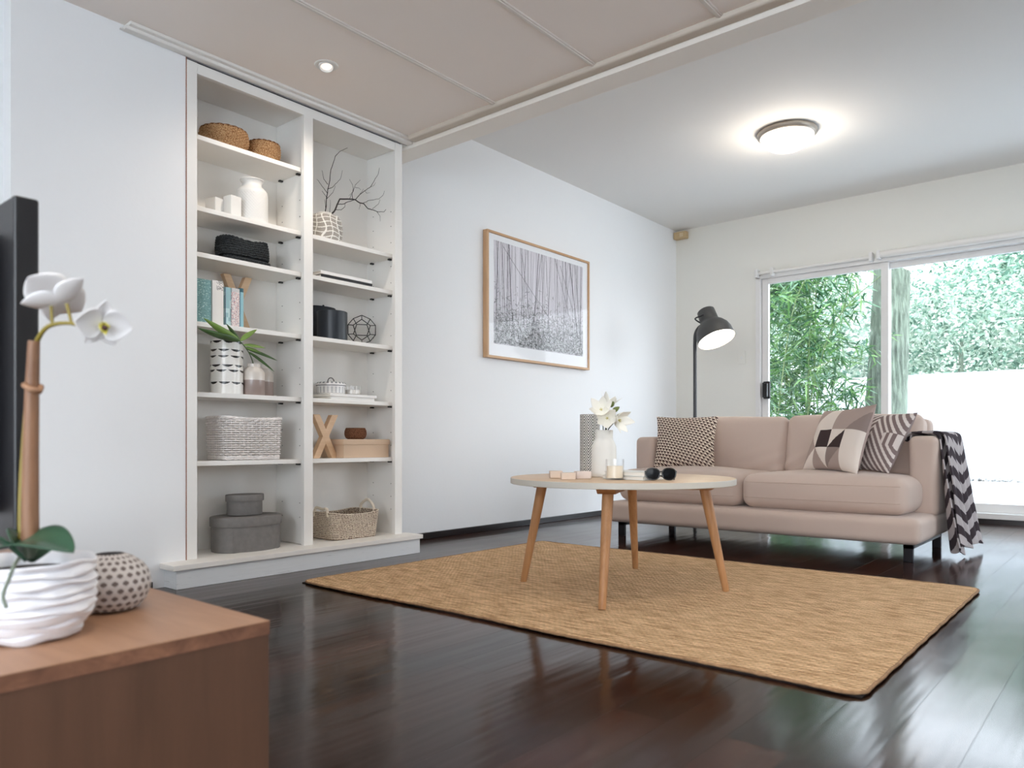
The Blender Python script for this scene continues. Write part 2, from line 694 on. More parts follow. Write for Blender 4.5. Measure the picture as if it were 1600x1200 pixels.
# ------------------------------------------------------------------ ceiling lights
t = thing('downlight', (2.003, 2.743, H0), 'round white recessed downlight in low ceiling before the bookcase', 'ceiling light')
MB().lathe([(0.030, 0.0), (0.048, -0.004), (0.052, -0.001), (0.052, 0.0), (0.034, 0.004)], 48, close=False).build('trim_ring', M_trim, t, smooth=True, angle=60)
g = MB().lathe([(0.034, 0.001), (0.034, -0.010), (0.028, -0.013), (0.024, -0.007), (0.022, -0.002)], 40, close=False).build('gimbal', M_white, t, smooth=True, angle=50)
g.rotation_euler = (radians(-14), radians(6), 0)
MB().lathe([(0.0, -0.006), (0.022, -0.006), (0.022, -0.002), (0.0, -0.002)], 32, close=False).build('lamp_face', emit_mat('downlight_glow', (255, 240, 225), 0.35), g, smooth=True)
sp = lamp('downlight_beam', 'SPOT', (2.003, 2.743, H0 - 0.03), 6.5, (1.0, 0.88, 0.76), spot_size=radians(150), spot_blend=0.9, shadow_soft_size=0.025)

for (dx, dy) in ((2.0, 0.55), (0.35, 0.55), (2.0, -1.4), (0.35, -1.4), (-1.4, 0.55), (-1.4, 2.2)):  # unseen downlights, added to brighten the room against the bright door
    q = copy_tree(t, None, (dx, dy, H0))
    q['label'] = 'added round white downlight in the low ceiling, out of view, for fill light'
    q['group'] = 'added fill downlights'
    lamp('fill_downlight_beam', 'SPOT', (dx, dy, H0 - 0.03), 12, (1.0, 0.90, 0.80), spot_size=radians(150), spot_blend=0.9, shadow_soft_size=0.03)

OYX, OYY = 4.83, 1.75
t = thing('oyster_light', (OYX, OYY, H1), 'lit frosted glass dome light on the higher ceiling', 'ceiling light')
MB().lathe([(0.0, 0.0), (0.178, 0.0), (0.183, -0.008), (0.180, -0.026), (0.166, -0.034), (0.150, -0.036)], 64, close=False).build(
    'base_ring', mat('oyster_metal', (176, 166, 155), 0.35, metal=0.35), t, smooth=True, angle=60)
MB().lathe([(0.163, -0.030), (0.164, -0.040), (0.155, -0.062), (0.132, -0.088), (0.098, -0.108), (0.055, -0.120), (0.0, -0.124)], 64, close=False).build(
    'glass_dome', emit_mat('oyster_glow', (255, 247, 232), 0.75), t, smooth=True, angle=120)
lamp('oyster_bulb', 'POINT', (OYX, OYY, H1 - 0.17), 4.5, (1.0, 0.9, 0.78), shadow_soft_size=0.12)

# ================================================================== BOOKCASE
BC = thing('bookcase', (2.15, 3.25, 0), 'tall white built-in two-bay bookcase with shelves and low plinth', 'bookcase')
OX, OY = 2.15, 3.25


def bcb(name, x0, x1, y0, y1, z0, z1, m=M_case, bevel=0.0015):
    return box(name, x0 - OX, x1 - OX, y0 - OY, y1 - OY, z0, z1, m, BC, bevel=bevel)


bcb('stile', 1.548, 1.593, 3.088, 3.112, 0.10, 2.214)
bcb('stile', 2.126, 2.177, 3.088, 3.112, 0.10, 2.172)
bcb('stile', 2.700, 2.750, 3.088, 3.112, 0.10, 2.214)
bcb('top_rail', 1.593, 2.700, 3.090, 3.112, 2.170, 2.214)
bcb('side_panel', 1.555, 1.573, 3.112, 3.385, 0.10, 2.214)
bcb('side_panel', 2.732, 2.750, 3.112, 3.385, 0.0, 2.214)
bcb('divider', 2.150, 2.168, 3.112, 3.36, 0.10, 2.2)
bcb('back_panel', 1.573, 2.732, 3.362, 3.375, 0.09, 2.214)
bcb('top_panel', 1.573, 2.732, 3.112, 3.362, 2.19, 2.205)
bcb('floor_panel', 1.573, 2.732, 3.10, 3.362, 0.06, 0.097)
M_case2 = mat('plinth_paint', (226, 228, 228), 0.5, bump=(14, 0.002), var=(5, 0.06), stretch=(0.35, 1, 5))
# flaking paint: short dark streaks along the boards
nt = M_case2.node_tree
b = nt.nodes['Principled BSDF']
tc = nt.nodes.new('ShaderNodeTexCoord')
mp = nt.nodes.new('ShaderNodeMapping')
mp.inputs['Scale'].default_value = (3, 3, 60)
ns = nt.nodes.new('ShaderNodeTexNoise')
ns.inputs['Scale'].default_value = 2.2
ns.inputs['Detail'].default_value = 8
ns.inputs['Roughness'].default_value = 0.7
rp = nt.nodes.new('ShaderNodeValToRGB')
rp.color_ramp.elements[0].position = 0.63
rp.color_ramp.elements[0].color = (*lin((228, 230, 231)), 1)
rp.color_ramp.elements[1].position = 0.72
rp.color_ramp.elements[1].color = (*lin((132, 134, 136)), 1)
nt.links.new(tc.outputs['Object'], mp.inputs[0])
nt.links.new(mp.outputs[0], ns.inputs['Vector'])
nt.links.new(ns.outputs['Fac'], rp.inputs[0])
nt.links.new(rp.outputs[0], b.inputs['Base Color'])
bcb('plinth_top_board', 1.435, 2.80, 2.975, 3.115, 0.078, 0.10, mat('plinth_board_paint', (236, 232, 226), 0.5, bump=(20, 0.001)), bevel=0.002)
bcb('plinth_front', 1.455, 2.79, 2.99, 3.01, 0.0, 0.078, M_case2)
bcb('plinth_end', 1.455, 1.475, 3.01, 3.10, 0.0, 0.078, M_case2)
bcb('plinth_end', 2.77, 2.79, 3.01, 3.39, 0.0, 0.078, M_case2)
bcb('gap_strip', 1.5450, 1.5480, 3.0895, 3.12, 0.10, 2.2215, mat('raw_timber_edge', (150, 96, 62), 0.7), bevel=0)
bcb('gap_strip', 1.540, 2.75, 3.10, 3.12, 2.2145, 2.2225, mat('painted_gap_shade', (20, 18, 18), 0.8), bevel=0)  # black strip that paints in the dark of the gap over the bookcase
SH = [1.928, 1.620, 1.421, 1.120, 0.815, 0.515]
for z in SH:
    s_ = bcb('shelf', 1.575, 2.149, 3.128, 3.361, z - 0.021, z)
    for yy in (3.150, 3.30):
        box('shelf_pin', 2.130 - OX, 2.149 - OX, yy - OY, yy + 0.014 - OY, z - 0.029, z - 0.0215, M_black, s_)
for z in SH[1:]:
    s_ = bcb('shelf', 2.169, 2.731, 3.128, 3.361, z - 0.021, z)
    for yy in (3.150, 3.30):
        box('shelf_pin', 2.712 - OX, 2.731 - OX, yy - OY, yy + 0.014 - OY, z - 0.029, z - 0.0215, M_black, s_)
pin = None
for (px_, lst) in ((2.1495, (0.23, 0.30, 0.58, 0.66, 0.88, 0.96, 1.20, 1.28, 1.49, 1.70, 1.78)), (2.7315, (0.23, 0.30, 0.37, 0.58, 0.65, 0.88, 0.98, 1.18, 1.30, 1.47, 1.56, 1.69, 1.78, 1.86))):
    for zz in lst:
        for yy in (3.158, 3.308):
            if pin is None:
                q = MB().lathe([(0, 0), (0.0026, 0), (0.0026, 0.0008), (0, 0.0008)], 10)
                pin = q.build('pin_hole', M_black, BC)
                pin.rotation_euler = (0, radians(-90), 0)
                p = pin
            else:
                p = pin.copy()
                COL.objects.link(p)
            p.location = (px_ - OX, yy - OY, zz)

# ================================================================== THINGS ON THE SHELVES
def rope_mat(name, c1, c2, scale=160, rough=0.85):
    """twisted fibre: two tones in fine slanted bands, with matching relief"""
    m = bpy.data.materials.new(name)
    m.use_nodes = True
    nt = m.node_tree
    b = nt.nodes['Principled BSDF']
    b.inputs['Roughness'].default_value = rough
    b.inputs['Specular IOR Level'].default_value = 0.2
    tc = nt.nodes.new('ShaderNodeTexCoord')
    w = nt.nodes.new('ShaderNodeTexNoise')
    w.inputs['Scale'].default_value = scale
    w.inputs['Detail'].default_value = 2
    nt.links.new(tc.outputs['Object'], w.inputs['Vector'])
    r = nt.nodes.new('ShaderNodeValToRGB')
    r.color_ramp.elements[0].position = 0.40
    r.color_ramp.elements[0].color = (*lin(c1), 1)
    r.color_ramp.elements[1].position = 0.60
    r.color_ramp.elements[1].color = (*lin(c2), 1)
    nt.links.new(w.outputs['Fac'], r.inputs[0])
    nt.links.new(r.outputs[0], b.inputs['Base Color'])
    bp = nt.nodes.new('ShaderNodeBump')
    bp.inputs['Distance'].default_value = 0.002
    nt.links.new(w.outputs['Fac'], bp.inputs['Height'])
    nt.links.new(bp.outputs[0], b.inputs['Normal'])
    return m


M_sea = rope_mat('seagrass', (150, 104, 66), (214, 178, 134), 240)
M_sea2 = rope_mat('seagrass_rim', (96, 62, 38), (138, 96, 62), 240)


def coil_profile(prof, rows, r):
    """positions along a profile polyline for stacked coils"""
    P = [Vector((a, 0, b)) for a, b in prof]
    L = [0]
    for i in range(1, len(P)):
        L.append(L[-1] + (P[i] - P[i - 1]).length)
    out = []
    for k in range(rows):
        s = L[-1] * (k + 0.5) / rows
        for i in range(1, len(P)):
            if s <= L[i]:
                t = (s - L[i - 1]) / (L[i] - L[i - 1])
                q = P[i - 1].lerp(P[i], t)
                out.append((q.x, q.z))
                break
    return out


def seagrass_bowl(name, loc, R, h, label, tilt, group):
    t = thing(name, loc, label, 'basket', group)
    t.rotation_euler = tilt
    prof = [(0.0, 0.003), (R * 0.62, 0.004), (R * 0.86, h * 0.2), (R, h * 0.5), (R, h * 0.75), (R * 0.97, h * 0.92), (R * 0.95, h)]
    MB().lathe(prof + [(R * 0.91, h * 0.97), (R * 0.92, h * 0.88), (R * 0.95, h * 0.7), (R * 0.95, h * 0.48), (R * 0.8, h * 0.22), (0, 0.012)], 56, close=False).build(
        'bowl', M_sea, t, smooth=True, angle=180)
    # woven strands
    mb = MB()
    n = int(2 * pi * R / 0.012)
    for k, (r, z) in enumerate(coil_profile(prof[2:], int(h / 0.0075), 0)):
        pts = [((r + 0.0018 * (1 if (i + k) % 2 else -1)) * cos(2 * pi * i / n), (r + 0.0018 * (1 if (i + k) % 2 else -1)) * sin(2 * pi * i / n), z) for i in range(n)]
        mb.tube(pts, 0.0032, 5, closed=True)
    mb.build('weave', M_sea, t, smooth=True, angle=180)
    n = 60
    MB().tube([(R * 0.945 * cos(2 * pi * i / n), R * 0.945 * sin(2 * pi * i / n), h + 0.0015 * sin(i * 2)) for i in range(n)], 0.0045, 7, closed=True).build('rim', M_sea2, t, smooth=True, angle=180)
    return t


seagrass_bowl('seagrass_bowl', (1.800, 3.242, 1.929), 0.107, 0.092, 'larger round woven seagrass bowl on the top left shelf', (0, 0, 0), 'seagrass bowls')
seagrass_bowl('seagrass_bowl', (2.000, 3.235, 1.929), 0.076, 0.092, 'smaller woven seagrass bowl on the top left shelf', (0, 0, 0.5), 'seagrass bowls')

# white blocks and jar
for (x, y, w, h, rz, lab) in ((1.756, 3.235, 0.062, 0.083, 0.25, 'lower white ceramic cube on second shelf, beside the taller cube'),
                              (1.812, 3.19, 0.056, 0.098, 0.12, 'taller white ceramic cube on second shelf, beside the patterned jar')):
    o = box('ceramic_cube', -w / 2, w / 2, -w / 2, w / 2, 0, h, M_white, bevel=0.002)
    o.location = (x, y, 1.6205)
    o.rotation_euler = (0, 0, rz)
    tag(o, lab, 'ornament', 'white cubes on the second shelf')
t = thing('ceramic_jar', (1.932, 3.225, 1.6205), 'white ceramic jar with textured sides and flared collar, second shelf', 'jar')
t.scale = (1.0, 1.0, 0.965)
R = 0.071


def scale_tex(u, v):
    a = 2 * pi * u
    z = v * 0.15
    d = 0.0016 * abs(sin(a * 16 + z * 210)) * abs(sin(a * 16 - z * 210)) if 0.02 < z < 0.145 else 0
    return ((R + d) * cos(a), (R + d) * sin(a), z + 0.003)


mb = MB()
mb.lathe([(0, 0), (R * 0.96, 0), (R, 0.003)], 96, close=False)
mb.grid(192, 70, scale_tex, wrap_u=True)
mb.lathe([(R, 0.153), (R * 0.97, 0.163), (R * 0.78, 0.178), (R * 0.64, 0.184), (R * 0.62, 0.204), (R * 0.72, 0.214), (R * 0.77, 0.217), (R * 0.74, 0.221), (R * 0.6, 0.216), (R * 0.52, 0.205), (R * 0.52, 0.17), (0, 0.17)], 96, close=False)
mb.build('jar_body', M_white, t, smooth=True, angle=60)

# crocheted dark basket
M_croch = rope_mat('charcoal_cord', (18, 20, 22), (66, 70, 72), 330)
t = thing('crochet_basket', (1.885, 3.235, 1.4215), 'slumped charcoal crocheted cord basket on the third shelf', 'basket')
mb = MB()


def crow(z, w, d, r, sag=0, ph=0, shift=0.0):
    n = 110
    pts = []
    for i in range(n):
        a = 2 * pi * i / n
        ca, sa = cos(a), sin(a)
        x = w * (abs(ca) ** 0.7) * (1 if ca > 0 else -1) + shift
        y = d * (abs(sa) ** 0.7) * (1 if sa > 0 else -1)
        zz = z + sag * (0.5 - 0.5 * cos((x / w + 1) * pi)) * -1 + 0.0016 * sin(i * pi * 0.55 + ph)
        q = 1 + 0.012 * sin(i * pi * 0.55 + ph)
        pts.append((x * q, y * q, zz))
    mb.tube(pts, r, 6, closed=True)


for k in range(11):
    f = k / 10
    bulge = 0.006 * sin(f * pi) + (0.008 if k in (0, 1) else 0) - (0.01 if k == 2 else 0)
    crow(0.007 + k * 0.0108, 0.112 + bulge, 0.066 + bulge, 0.0062, sag=0.013 * f, ph=k * 1.7, shift=0.006 - 0.004 * f)
crow(0.112, 0.104, 0.060, 0.006, sag=0.012, ph=2)
mb.build('cord_rows', M_croch, t, smooth=True, angle=180)
mb = MB()
for k in range(7):
    crow(0.006, 0.1 - k * 0.014, 0.056 - k * 0.008, 0.006, ph=k)
mb.build('basket_base', M_croch, t, smooth=True, angle=180)


# books standing on shelf four
def painted_panel(name, nu, nv, fn, colfn, m, parent, smooth=False):
    return MB().grid(nu, nv, fn, colfn=colfn).build(name, m, parent, smooth=smooth)


M_attr = mat('printed_paper', (255, 255, 255), 0.5, attr=True)
M_page = mat('book_pages', (232, 226, 214), 0.8)
M_navy = mat('book_navy', (34, 44, 66), 0.6)
hsh = lambda i, j, k=0: (math.sin(i * 127.1 + j * 311.7 + k * 74.7) * 43758.5453) % 1.0


def standing_book(x0, w, y0, d, h, lean, cf, label, cat_group='books standing on the fourth shelf', dark_side=True):
    t = thing('book', (x0, y0, 1.1205), label, 'book', cat_group)
    t.rotation_euler = (0, lean, 0)
    c = mat('cov_' + label[:14].replace(' ', '_'), cf(0.31, 0.53), 0.5)
    mb = MB()
    # cover boards, spine shell
    mb.grid(1, 1, lambda u, v: (0, d * (1 - u), h * v))
    mb.v.clear(); mb.f.clear(); mb.c.clear()
    nu, nv = 16, 60
    # spine (rounded) faces -Y
    mb.grid(nu, nv, lambda u, v: (w * u, -0.0035 * sin(pi * u), h * v), colfn=lambda u, v: cf(u, v))
    nd = 40
    mb.grid(nd, nv, lambda u, v: (0, d * (1 - u), h * v), colfn=lambda u, v: cf(u * 3 + 2, v))
    mb.grid(nd, nv, lambda u, v: (w, d * u, h * v), colfn=lambda u, v: cf(u * 3 + 7, v))
    mb.build('cover', M_attr, t, solid=0.0016)
    box('page_block', 0.002, w - 0.002, 0.004, d - 0.004, 0.004, h - 0.004, M_page, t)
    return t


def teal(u, v):
    s = hsh(int(u * 22), int(v * 60))
    return (176, 206, 204) if s > 0.9 else ((104, 146, 146) if s < 0.35 else (118, 160, 160))


def creamy(u, v):
    if v > 0.78 and u < 1.2 and u > 0.3:
        return (150, 146, 142) if hsh(int(u * 14), int(v * 90), 3) > 0.55 else (226, 222, 216)
    return (230, 226, 220)


def aqua(u, v):
    return (70, 84, 100) if u < 0.12 else ((150, 186, 190) if hsh(int(u * 4), int(v * 9), 5) > 0.2 else (188, 214, 214))


def pinkish(u, v):
    s = hsh(int(u * 14), int(v * 70), 9)
    if v > 0.9:
        return (206, 204, 202)
    return (196, 150, 150) if s > 0.72 else ((150, 160, 172) if s > 0.64 else (232, 220, 216))


def paleblue(u, v):
    return (54, 100, 112) if v > 0.9 else ((150, 196, 206) if u > 0.25 else (104, 150, 166))


standing_book(1.622, 0.066, 3.150, 0.150, 0.190, 0.00, teal, 'thick teal speckled book, first against the left side of its shelf')
standing_book(1.693, 0.050, 3.145, 0.150, 0.193, 0.0, creamy, 'white book with floral print at spine top, next to the teal book')
standing_book(1.753, 0.029, 3.150, 0.145, 0.172, 0.0, aqua, 'blue-grey book with a dark edge, between white and pink books')
standing_book(1.785, 0.036, 3.145, 0.145, 0.172, 0.0, pinkish, 'white book with pink flecks on the spine, fourth shelf')
standing_book(1.824, 0.020, 3.150, 0.145, 0.178, 0.0, paleblue, 'slim pale blue book at the free end of the row')

M_ply = wood_mat('pale_wood', (208, 172, 136), (226, 194, 160), 0.5, (1, 8, 8), 'X')


def wood_x(loc, w, h, bar, dep, label, rz=0.0):
    t = thing('letter_x', loc, label, 'letter', 'wooden letters', rotz=rz)
    for s in (-1, 1):
        a = atan2(h - 0.01, (w - bar) * s)
        L = sqrt((w - bar) ** 2 + h ** 2)
        mb = MB()
        wx = bar / 2 / abs(sin(a))
        x0 = -s * (w / 2 - wx)
        x1 = s * (w / 2 - wx)
        vs = []
        off = 0.0 if s < 0 else dep * 0.02
        for yy in (-dep / 2 + off, dep / 2 - off):
            vs += [(x0 - wx, yy, 0), (x0 + wx, yy, 0), (x1 + wx, yy, h), (x1 - wx, yy, h)]
        mb.add(vs, [(0, 1, 2, 3), (7, 6, 5, 4), (0, 4, 5, 1), (1, 5, 6, 2), (2, 6, 7, 3), (3, 7, 4, 0)])
        mb.build('diagonal_bar', M_ply, t, bevel=0.0012)
    return t


wood_x((1.912, 3.328, 1.1205), 0.150, 0.272, 0.034, 0.03, 'pale wooden letter X standing behind the row of books')
wood_x((2.333, 3.215, 0.5155), 0.168, 0.222, 0.036, 0.03, 'pale wooden letter X standing beside the pale box', rz=0.12)

# tall vase with black scallops
t = thing('scalloped_vase', (1.807, 3.228, 0.8155), 'tall white cylindrical vase with rows of black scallops', 'vase')
R = 0.071
rows = [(0.238, 0.0), (0.200, 0.4), (0.172, 0.45), (0.130, 0.1), (0.107, 0.6), (0.052, 0.35)]


def scallop(u, v):
    z = v * 0.246
    for zr, ph in rows:
        w_ = (u * 8 + ph) % 1.0
        if 0.06 < w_ < 0.94:
            d = 0.0095 * sin(pi * (w_ - 0.06) / 0.88) ** 0.8
            if zr - d < z < zr + 0.0008:
                return (22, 22, 24)
    return (232, 231, 227)


mb = MB()
mb.grid(192, 180, lambda u, v: (R * cos(2 * pi * u), R * sin(2 * pi * u), v * 0.246 + 0.002), wrap_u=True, colfn=scallop)
mb.lathe([(0, 0), (R - 0.002, 0), (R, 0.002)], 96, close=False, col=(232, 231, 227))
mb.lathe([(R, 0.248), (R - 0.003, 0.250), (R - 0.006, 0.247), (R - 0.006, 0.02), (0, 0.02)], 96, close=False, col=(225, 224, 220))
mb.build('vase_body', mat('vase_glaze', (255, 255, 255), 0.22, attr=True), t, smooth=True, angle=50)


# two-tone bottles
def bottle(x, y, R, h, lab):
    t = thing('bottle_vase', (x, y, 0.8155), lab, 'vase', 'two-tone bottle vases')
    c1, c2 = (158, 142, 136), (216, 208, 200)
    prof = [(0, 0), (R * 0.93, 0), (R, 0.005), (R, h * 0.48), (R, h * 0.481), (R, h * 0.70), (R * 0.93, h * 0.78), (R * 0.66, h * 0.88), (R * 0.58, h * 0.90), (R * 0.58, h), (R * 0.5, h), (R * 0.5, h * 0.88), (0, h * 0.86)]
    mb = MB()
    fac = 9
    mb.lathe(prof[:5], 54, col=c1, close=False, wob=lambda a, z: 1 + 0.012 * cos(a * fac))
    mb.lathe(prof[4:], 54, col=c2, close=False, wob=lambda a, z: 1 + 0.012 * cos(a * fac))
    mb.build('bottle_body', mat('vase_glaze', (255, 255, 255), 0.22, attr=True), t, smooth=True, angle=50)
    return t


bottle(1.923, 3.195, 0.050, 0.148, 'taupe and cream bottle vase in front, beside the scalloped vase')
bottle(2.018, 3.272, 0.050, 0.152, 'taupe and cream bottle vase tucked behind the front bottle')

# palm sprig in the front bottle
M_leaf = mat('palm_leaf', (62, 92, 46), 0.45, var=(6, 0.35))
M_leaf2 = mat('palm_leaf_light', (116, 146, 70), 0.45, var=(6, 0.25))


def blade(mb, base, tip, w, droop=0.0, roll=0.0, n=10, fold=0.25):
    base, tip = Vector(base), Vector(tip)
    d = tip - base
    L = d.length
    t = d.normalized()
    side = t.cross(Vector((0, 0, 1)))
    if side.length < 0.1:
        side = t.cross(Vector((0, 1, 0)))
    side.normalize()
    nrm = side.cross(t)
    side = (Matrix.Rotation(roll, 3, t) @ side)
    nrm = (Matrix.Rotation(roll, 3, t) @ nrm)

    def fn(u, v):
        q = base + d * v + Vector((0, 0, -1)) * droop * L * (v * v - v * 0.4)
        ww = w * (sin(pi * min(1, v ** 0.75)) ** 0.8 + 0.02) * 0.5
        s = (u - 0.5) * 2
        return q + side * s * ww + nrm * (abs(s) * ww * fold)
    mb.grid(2, n, fn)


t = thing('palm_sprig', (1.923, 3.195, 0.90), 'green palm sprig with narrow leaflets standing in the front bottle vase', 'plant')
stem = bez([(0.0, 0, 0.005), (-0.005, -0.006, 0.055), (-0.04, -0.05, 0.080), (-0.083, -0.10, 0.100), (-0.118, -0.125, 0.122), (-0.148, -0.135, 0.144)], 8)
MB().tube(stem, [0.0030 - 0.0012 * i / len(stem) for i in range(len(stem))], 7).build('stem', M_leaf, t, smooth=True, angle=180)
crown = (-0.148, -0.135, 0.144)
for tip, w, m_, dr in (((-0.325, -0.150, 0.212), 0.032, M_leaf2, -0.10), ((-0.345, -0.138, 0.168), 0.030, M_leaf, -0.10), ((-0.300, -0.165, 0.158), 0.030, M_leaf, -0.08),
                       ((-0.222, -0.150, 0.212), 0.016, M_leaf, 0.0), ((-0.074, -0.150, 0.206), 0.026, M_leaf2, 0.05), ((-0.245, -0.120, 0.165), 0.026, M_leaf, -0.05)):
    mb = MB()
    blade(mb, crown, tip, w, dr, roll=0.9)
    mb.build('leaflet', m_, t, smooth=True, angle=180, solid=0.0006)
for base, tip, w, m_ in (((-0.130, -0.130, 0.130), (-0.030, -0.150, 0.126), 0.020, M_leaf2), ((-0.112, -0.120, 0.116), (0.030, -0.150, 0.076), 0.021, M_leaf),
                         ((-0.095, -0.108, 0.106), (0.014, -0.150, 0.024), 0.019, M_leaf), ((-0.118, -0.124, 0.120), (-0.045, -0.140, 0.104), 0.016, M_leaf2)):
    mb = MB()
    blade(mb, base, tip, w, 0.05, roll=0.9)
    mb.build('leaflet', m_, t, smooth=True, angle=180, solid=0.0006)


# wicker basket
def rrect(w, d, r, n=24):
    pts = []
    for (cx, cy, a0) in ((w / 2 - r, d / 2 - r, 0), (-w / 2 + r, d / 2 - r, pi / 2), (-w / 2 + r, -d / 2 + r, pi), (w / 2 - r, -d / 2 + r, 1.5 * pi)):
        for i in range(7):
            a = a0 + i * pi / 12
            pts.append(Vector((cx + r * cos(a), cy + r * sin(a), 0)))
    P = pts
    L = [0]
    for i in range(len(P)):
        L.append(L[-1] + (P[(i + 1) % len(P)] - P[i]).length)
    out = []
    for k in range(n):
        s = L[-1] * k / n
        for i in range(len(P)):
            if s <= L[i + 1] + 1e-9:
                q = (s - L[i]) / max(1e-9, L[i + 1] - L[i])
                out.append(P[i].lerp(P[(i + 1) % len(P)], q))
                break
    return out


M_wick = mat('white_wicker', (240, 235, 232), 0.55, var=(60, 0.12))
t = thing('wicker_basket', (1.894, 3.228, 0.5155), 'white painted wicker basket filling the sixth shelf', 'basket', rotz=radians(0))
BW, BD, BH = 0.275, 0.185, 0.188
NS = 44
mb = MB()
base_pts = rrect(BW, BD, 0.03, NS)
for i, p in enumerate(base_pts):
    if i % 1 == 0:
        top = p * 1.045
        mb.tube([(p.x, p.y, 0.002), (p.x * 1.02, p.y * 1.02, BH / 2), (top.x, top.y, BH)], 0.0019, 5)
mb.build('stakes', M_wick, t, smooth=True, angle=180)
mb = MB()
rows_n = 17
for k in range(rows_n):
    z = 0.018 + (BH - 0.026) * k / (rows_n - 1)
    sc = 1 + 0.045 * z / BH
    pts = []
    P = rrect(BW * sc, BD * sc, 0.03, NS * 4)
    for i, p in enumerate(P):
        nr = p.normalized()
        pts.append(p + nr * (0.0056 * cos(pi * (i / 4.0 + k))) + Vector((0, 0, z)))
    mb.tube(pts, 0.0033, 6, closed=True)
mb.build('weave', M_wick, t, smooth=True, angle=180)
mb = MB()
for z, amp in ((0.006, 0.003), (0.013, 0.003)):
    P = rrect(BW * 1.005, BD * 1.005, 0.03, NS * 3)
    for ph in (0, pi):
        mb.tube([p + p.normalized() * (amp * cos(i * 2 * pi / 9 + ph)) + Vector((0, 0, z + 0.002 * sin(i * 2 * pi / 9 + ph))) for i, p in enumerate(P)], 0.0034, 5, closed=True)
mb.box(-BW / 2 + 0.006, BW / 2 - 0.006, -BD / 2 + 0.006, BD / 2 - 0.006, 0.004, 0.008)
mb.build('basket_foot', M_wick, t, smooth=True, angle=60)
mb = MB()
P = rrect(BW * 1.05, BD * 1.05, 0.03, NS * 3)
for ph in (0, 2 * pi / 3, 4 * pi / 3):
    mb.tube([p + p.normalized() * (0.005 * cos(i * 2 * pi / 12 + ph)) + Vector((0, 0, BH + 0.006 * (abs(p.x) / (BW / 2)) ** 2 + 0.004 * sin(i * 2 * pi / 12 + ph))) for i, p in enumerate(P)], 0.0042, 6, closed=True)
mb.build('braided_rim', M_wick, t, smooth=True, angle=180)

# grey oval boxes
M_felt = mat('grey_linen', (128, 125, 123), 0.9, bump=(260, 0.0008), var=(40, 0.08), spec=0.15)


def oval_box(loc, a, b, h, lid, label, rz):
    t = thing('oval_box', loc, label, 'box', 'grey oval boxes', rotz=rz)
    MB().lathe([(0, 0), (a - 0.003, 0), (a - 0.001, 0.002), (a - 0.001, h - 0.004), (0, h - 0.004)], 72, sy=b / a, close=False).build('box_body', M_felt, t, smooth=True, angle=40)
    MB().lathe([(a - 0.001, h - lid), (a + 0.005, h - lid), (a + 0.006, h - lid + 0.002), (a + 0.006, h - 0.003), (a + 0.004, h), (0, h + 0.001)], 72, sy=(b + 0.004) / (a + 0.004), close=False).build('box_lid', M_felt, t, smooth=True, angle=40)
    return t


oval_box((1.897, 3.215, 0.0975), 0.163, 0.122, 0.158, 0.042, 'large grey oval lidded box on the bookcase floor', 0.0)
oval_box((1.895, 3.225, 0.2595), 0.084, 0.066, 0.094, 0.030, 'small grey oval lidded box on top of the larger one', 0.0)

# netted vase with branches
t = thing('netted_vase', (2.352, 3.237, 1.6205), 'squat grey vase with raised white net lines, holding bare branches', 'vase')
R, h = 0.090, 0.155
c_bg, c_line = (158, 152, 144), (238, 236, 230)
prof = [(0.0, 0.0), (0.074, 0.0), (0.084, 0.01), (0.090, 0.04), (0.091, 0.08), (0.087, 0.115), (0.072, 0.138), (0.046, 0.148), (0.038, 0.150), (0.038, 0.156), (0.030, 0.156), (0.030, 0.14)]


def netcol(u, v):
    uu = u * 14 + 0.22 * sin(v * 9 + u * 12) + 0.12 * sin(u * 44)
    vv = v * 8 + 0.22 * sin(u * 31 + v * 4)
    du, dv = abs((uu + 0.5) % 1 - 0.5), abs((vv + 0.5) % 1 - 0.5)
    return c_line if du < 0.075 or dv < 0.095 or v > 0.97 else c_bg


def profile_fn(prof):
    P = [Vector((a, 0, b)) for a, b in prof]
    L = [0]
    for i in range(1, len(P)):
        L.append(L[-1] + (P[i] - P[i - 1]).length)

    def f(v):
        s = L[-1] * v
        for i in range(1, len(P)):
            if s <= L[i] + 1e-9:
                q = P[i - 1].lerp(P[i], (s - L[i - 1]) / (L[i] - L[i - 1]))
                return q.x, q.z
        return P[-1].x, P[-1].z
    return f


pf = profile_fn(prof[1:10])


def netpos(u, v):
    r, z = pf(v)
    e = 0.0012 if netcol(u, v) == c_line else 0
    return ((r + e) * cos(2 * pi * u), (r + e) * sin(2 * pi * u), z)


mb = MB().grid(240, 110, netpos, wrap_u=True, colfn=netcol)
mb.lathe(prof[:2], 48, close=False, col=c_bg)
mb.lathe(prof[9:], 48, close=False, col=c_bg)
mb.build('vase_body', mat('vase_matt', (255, 255, 255), 0.5, attr=True), t, smooth=True, angle=180)

M_twig = mat('dark_twig', (44, 38, 38), 0.7, bump=(90, 0.001))
br_o = thing('branch', (2.352, 3.237, 1.74), 'tall upright bare twig rising from the netted vase', 'branch', 'bare branches in the netted vase')


def branch_obj(parent, segs):
    mb = MB()
    for pts, r0, r1 in segs:
        P = [Vector(p) for p in pts]
        # small kinks between nodes
        Q = []
        for i in range(len(P) - 1):
            for k in range(4):
                q = P[i].lerp(P[i + 1], k / 4)
                if k:
                    q += Vector([(random.random() - 0.5) * 0.05 * (P[i + 1] - P[i]).length for _ in range(3)])
                Q.append(q)
        Q.append(P[-1])
        mb.tube(Q, [r0 + (r1 - r0) * i / (len(Q) - 1) for i in range(len(Q))], 6)
    return mb.build('twig', M_twig, parent, smooth=True, angle=180)


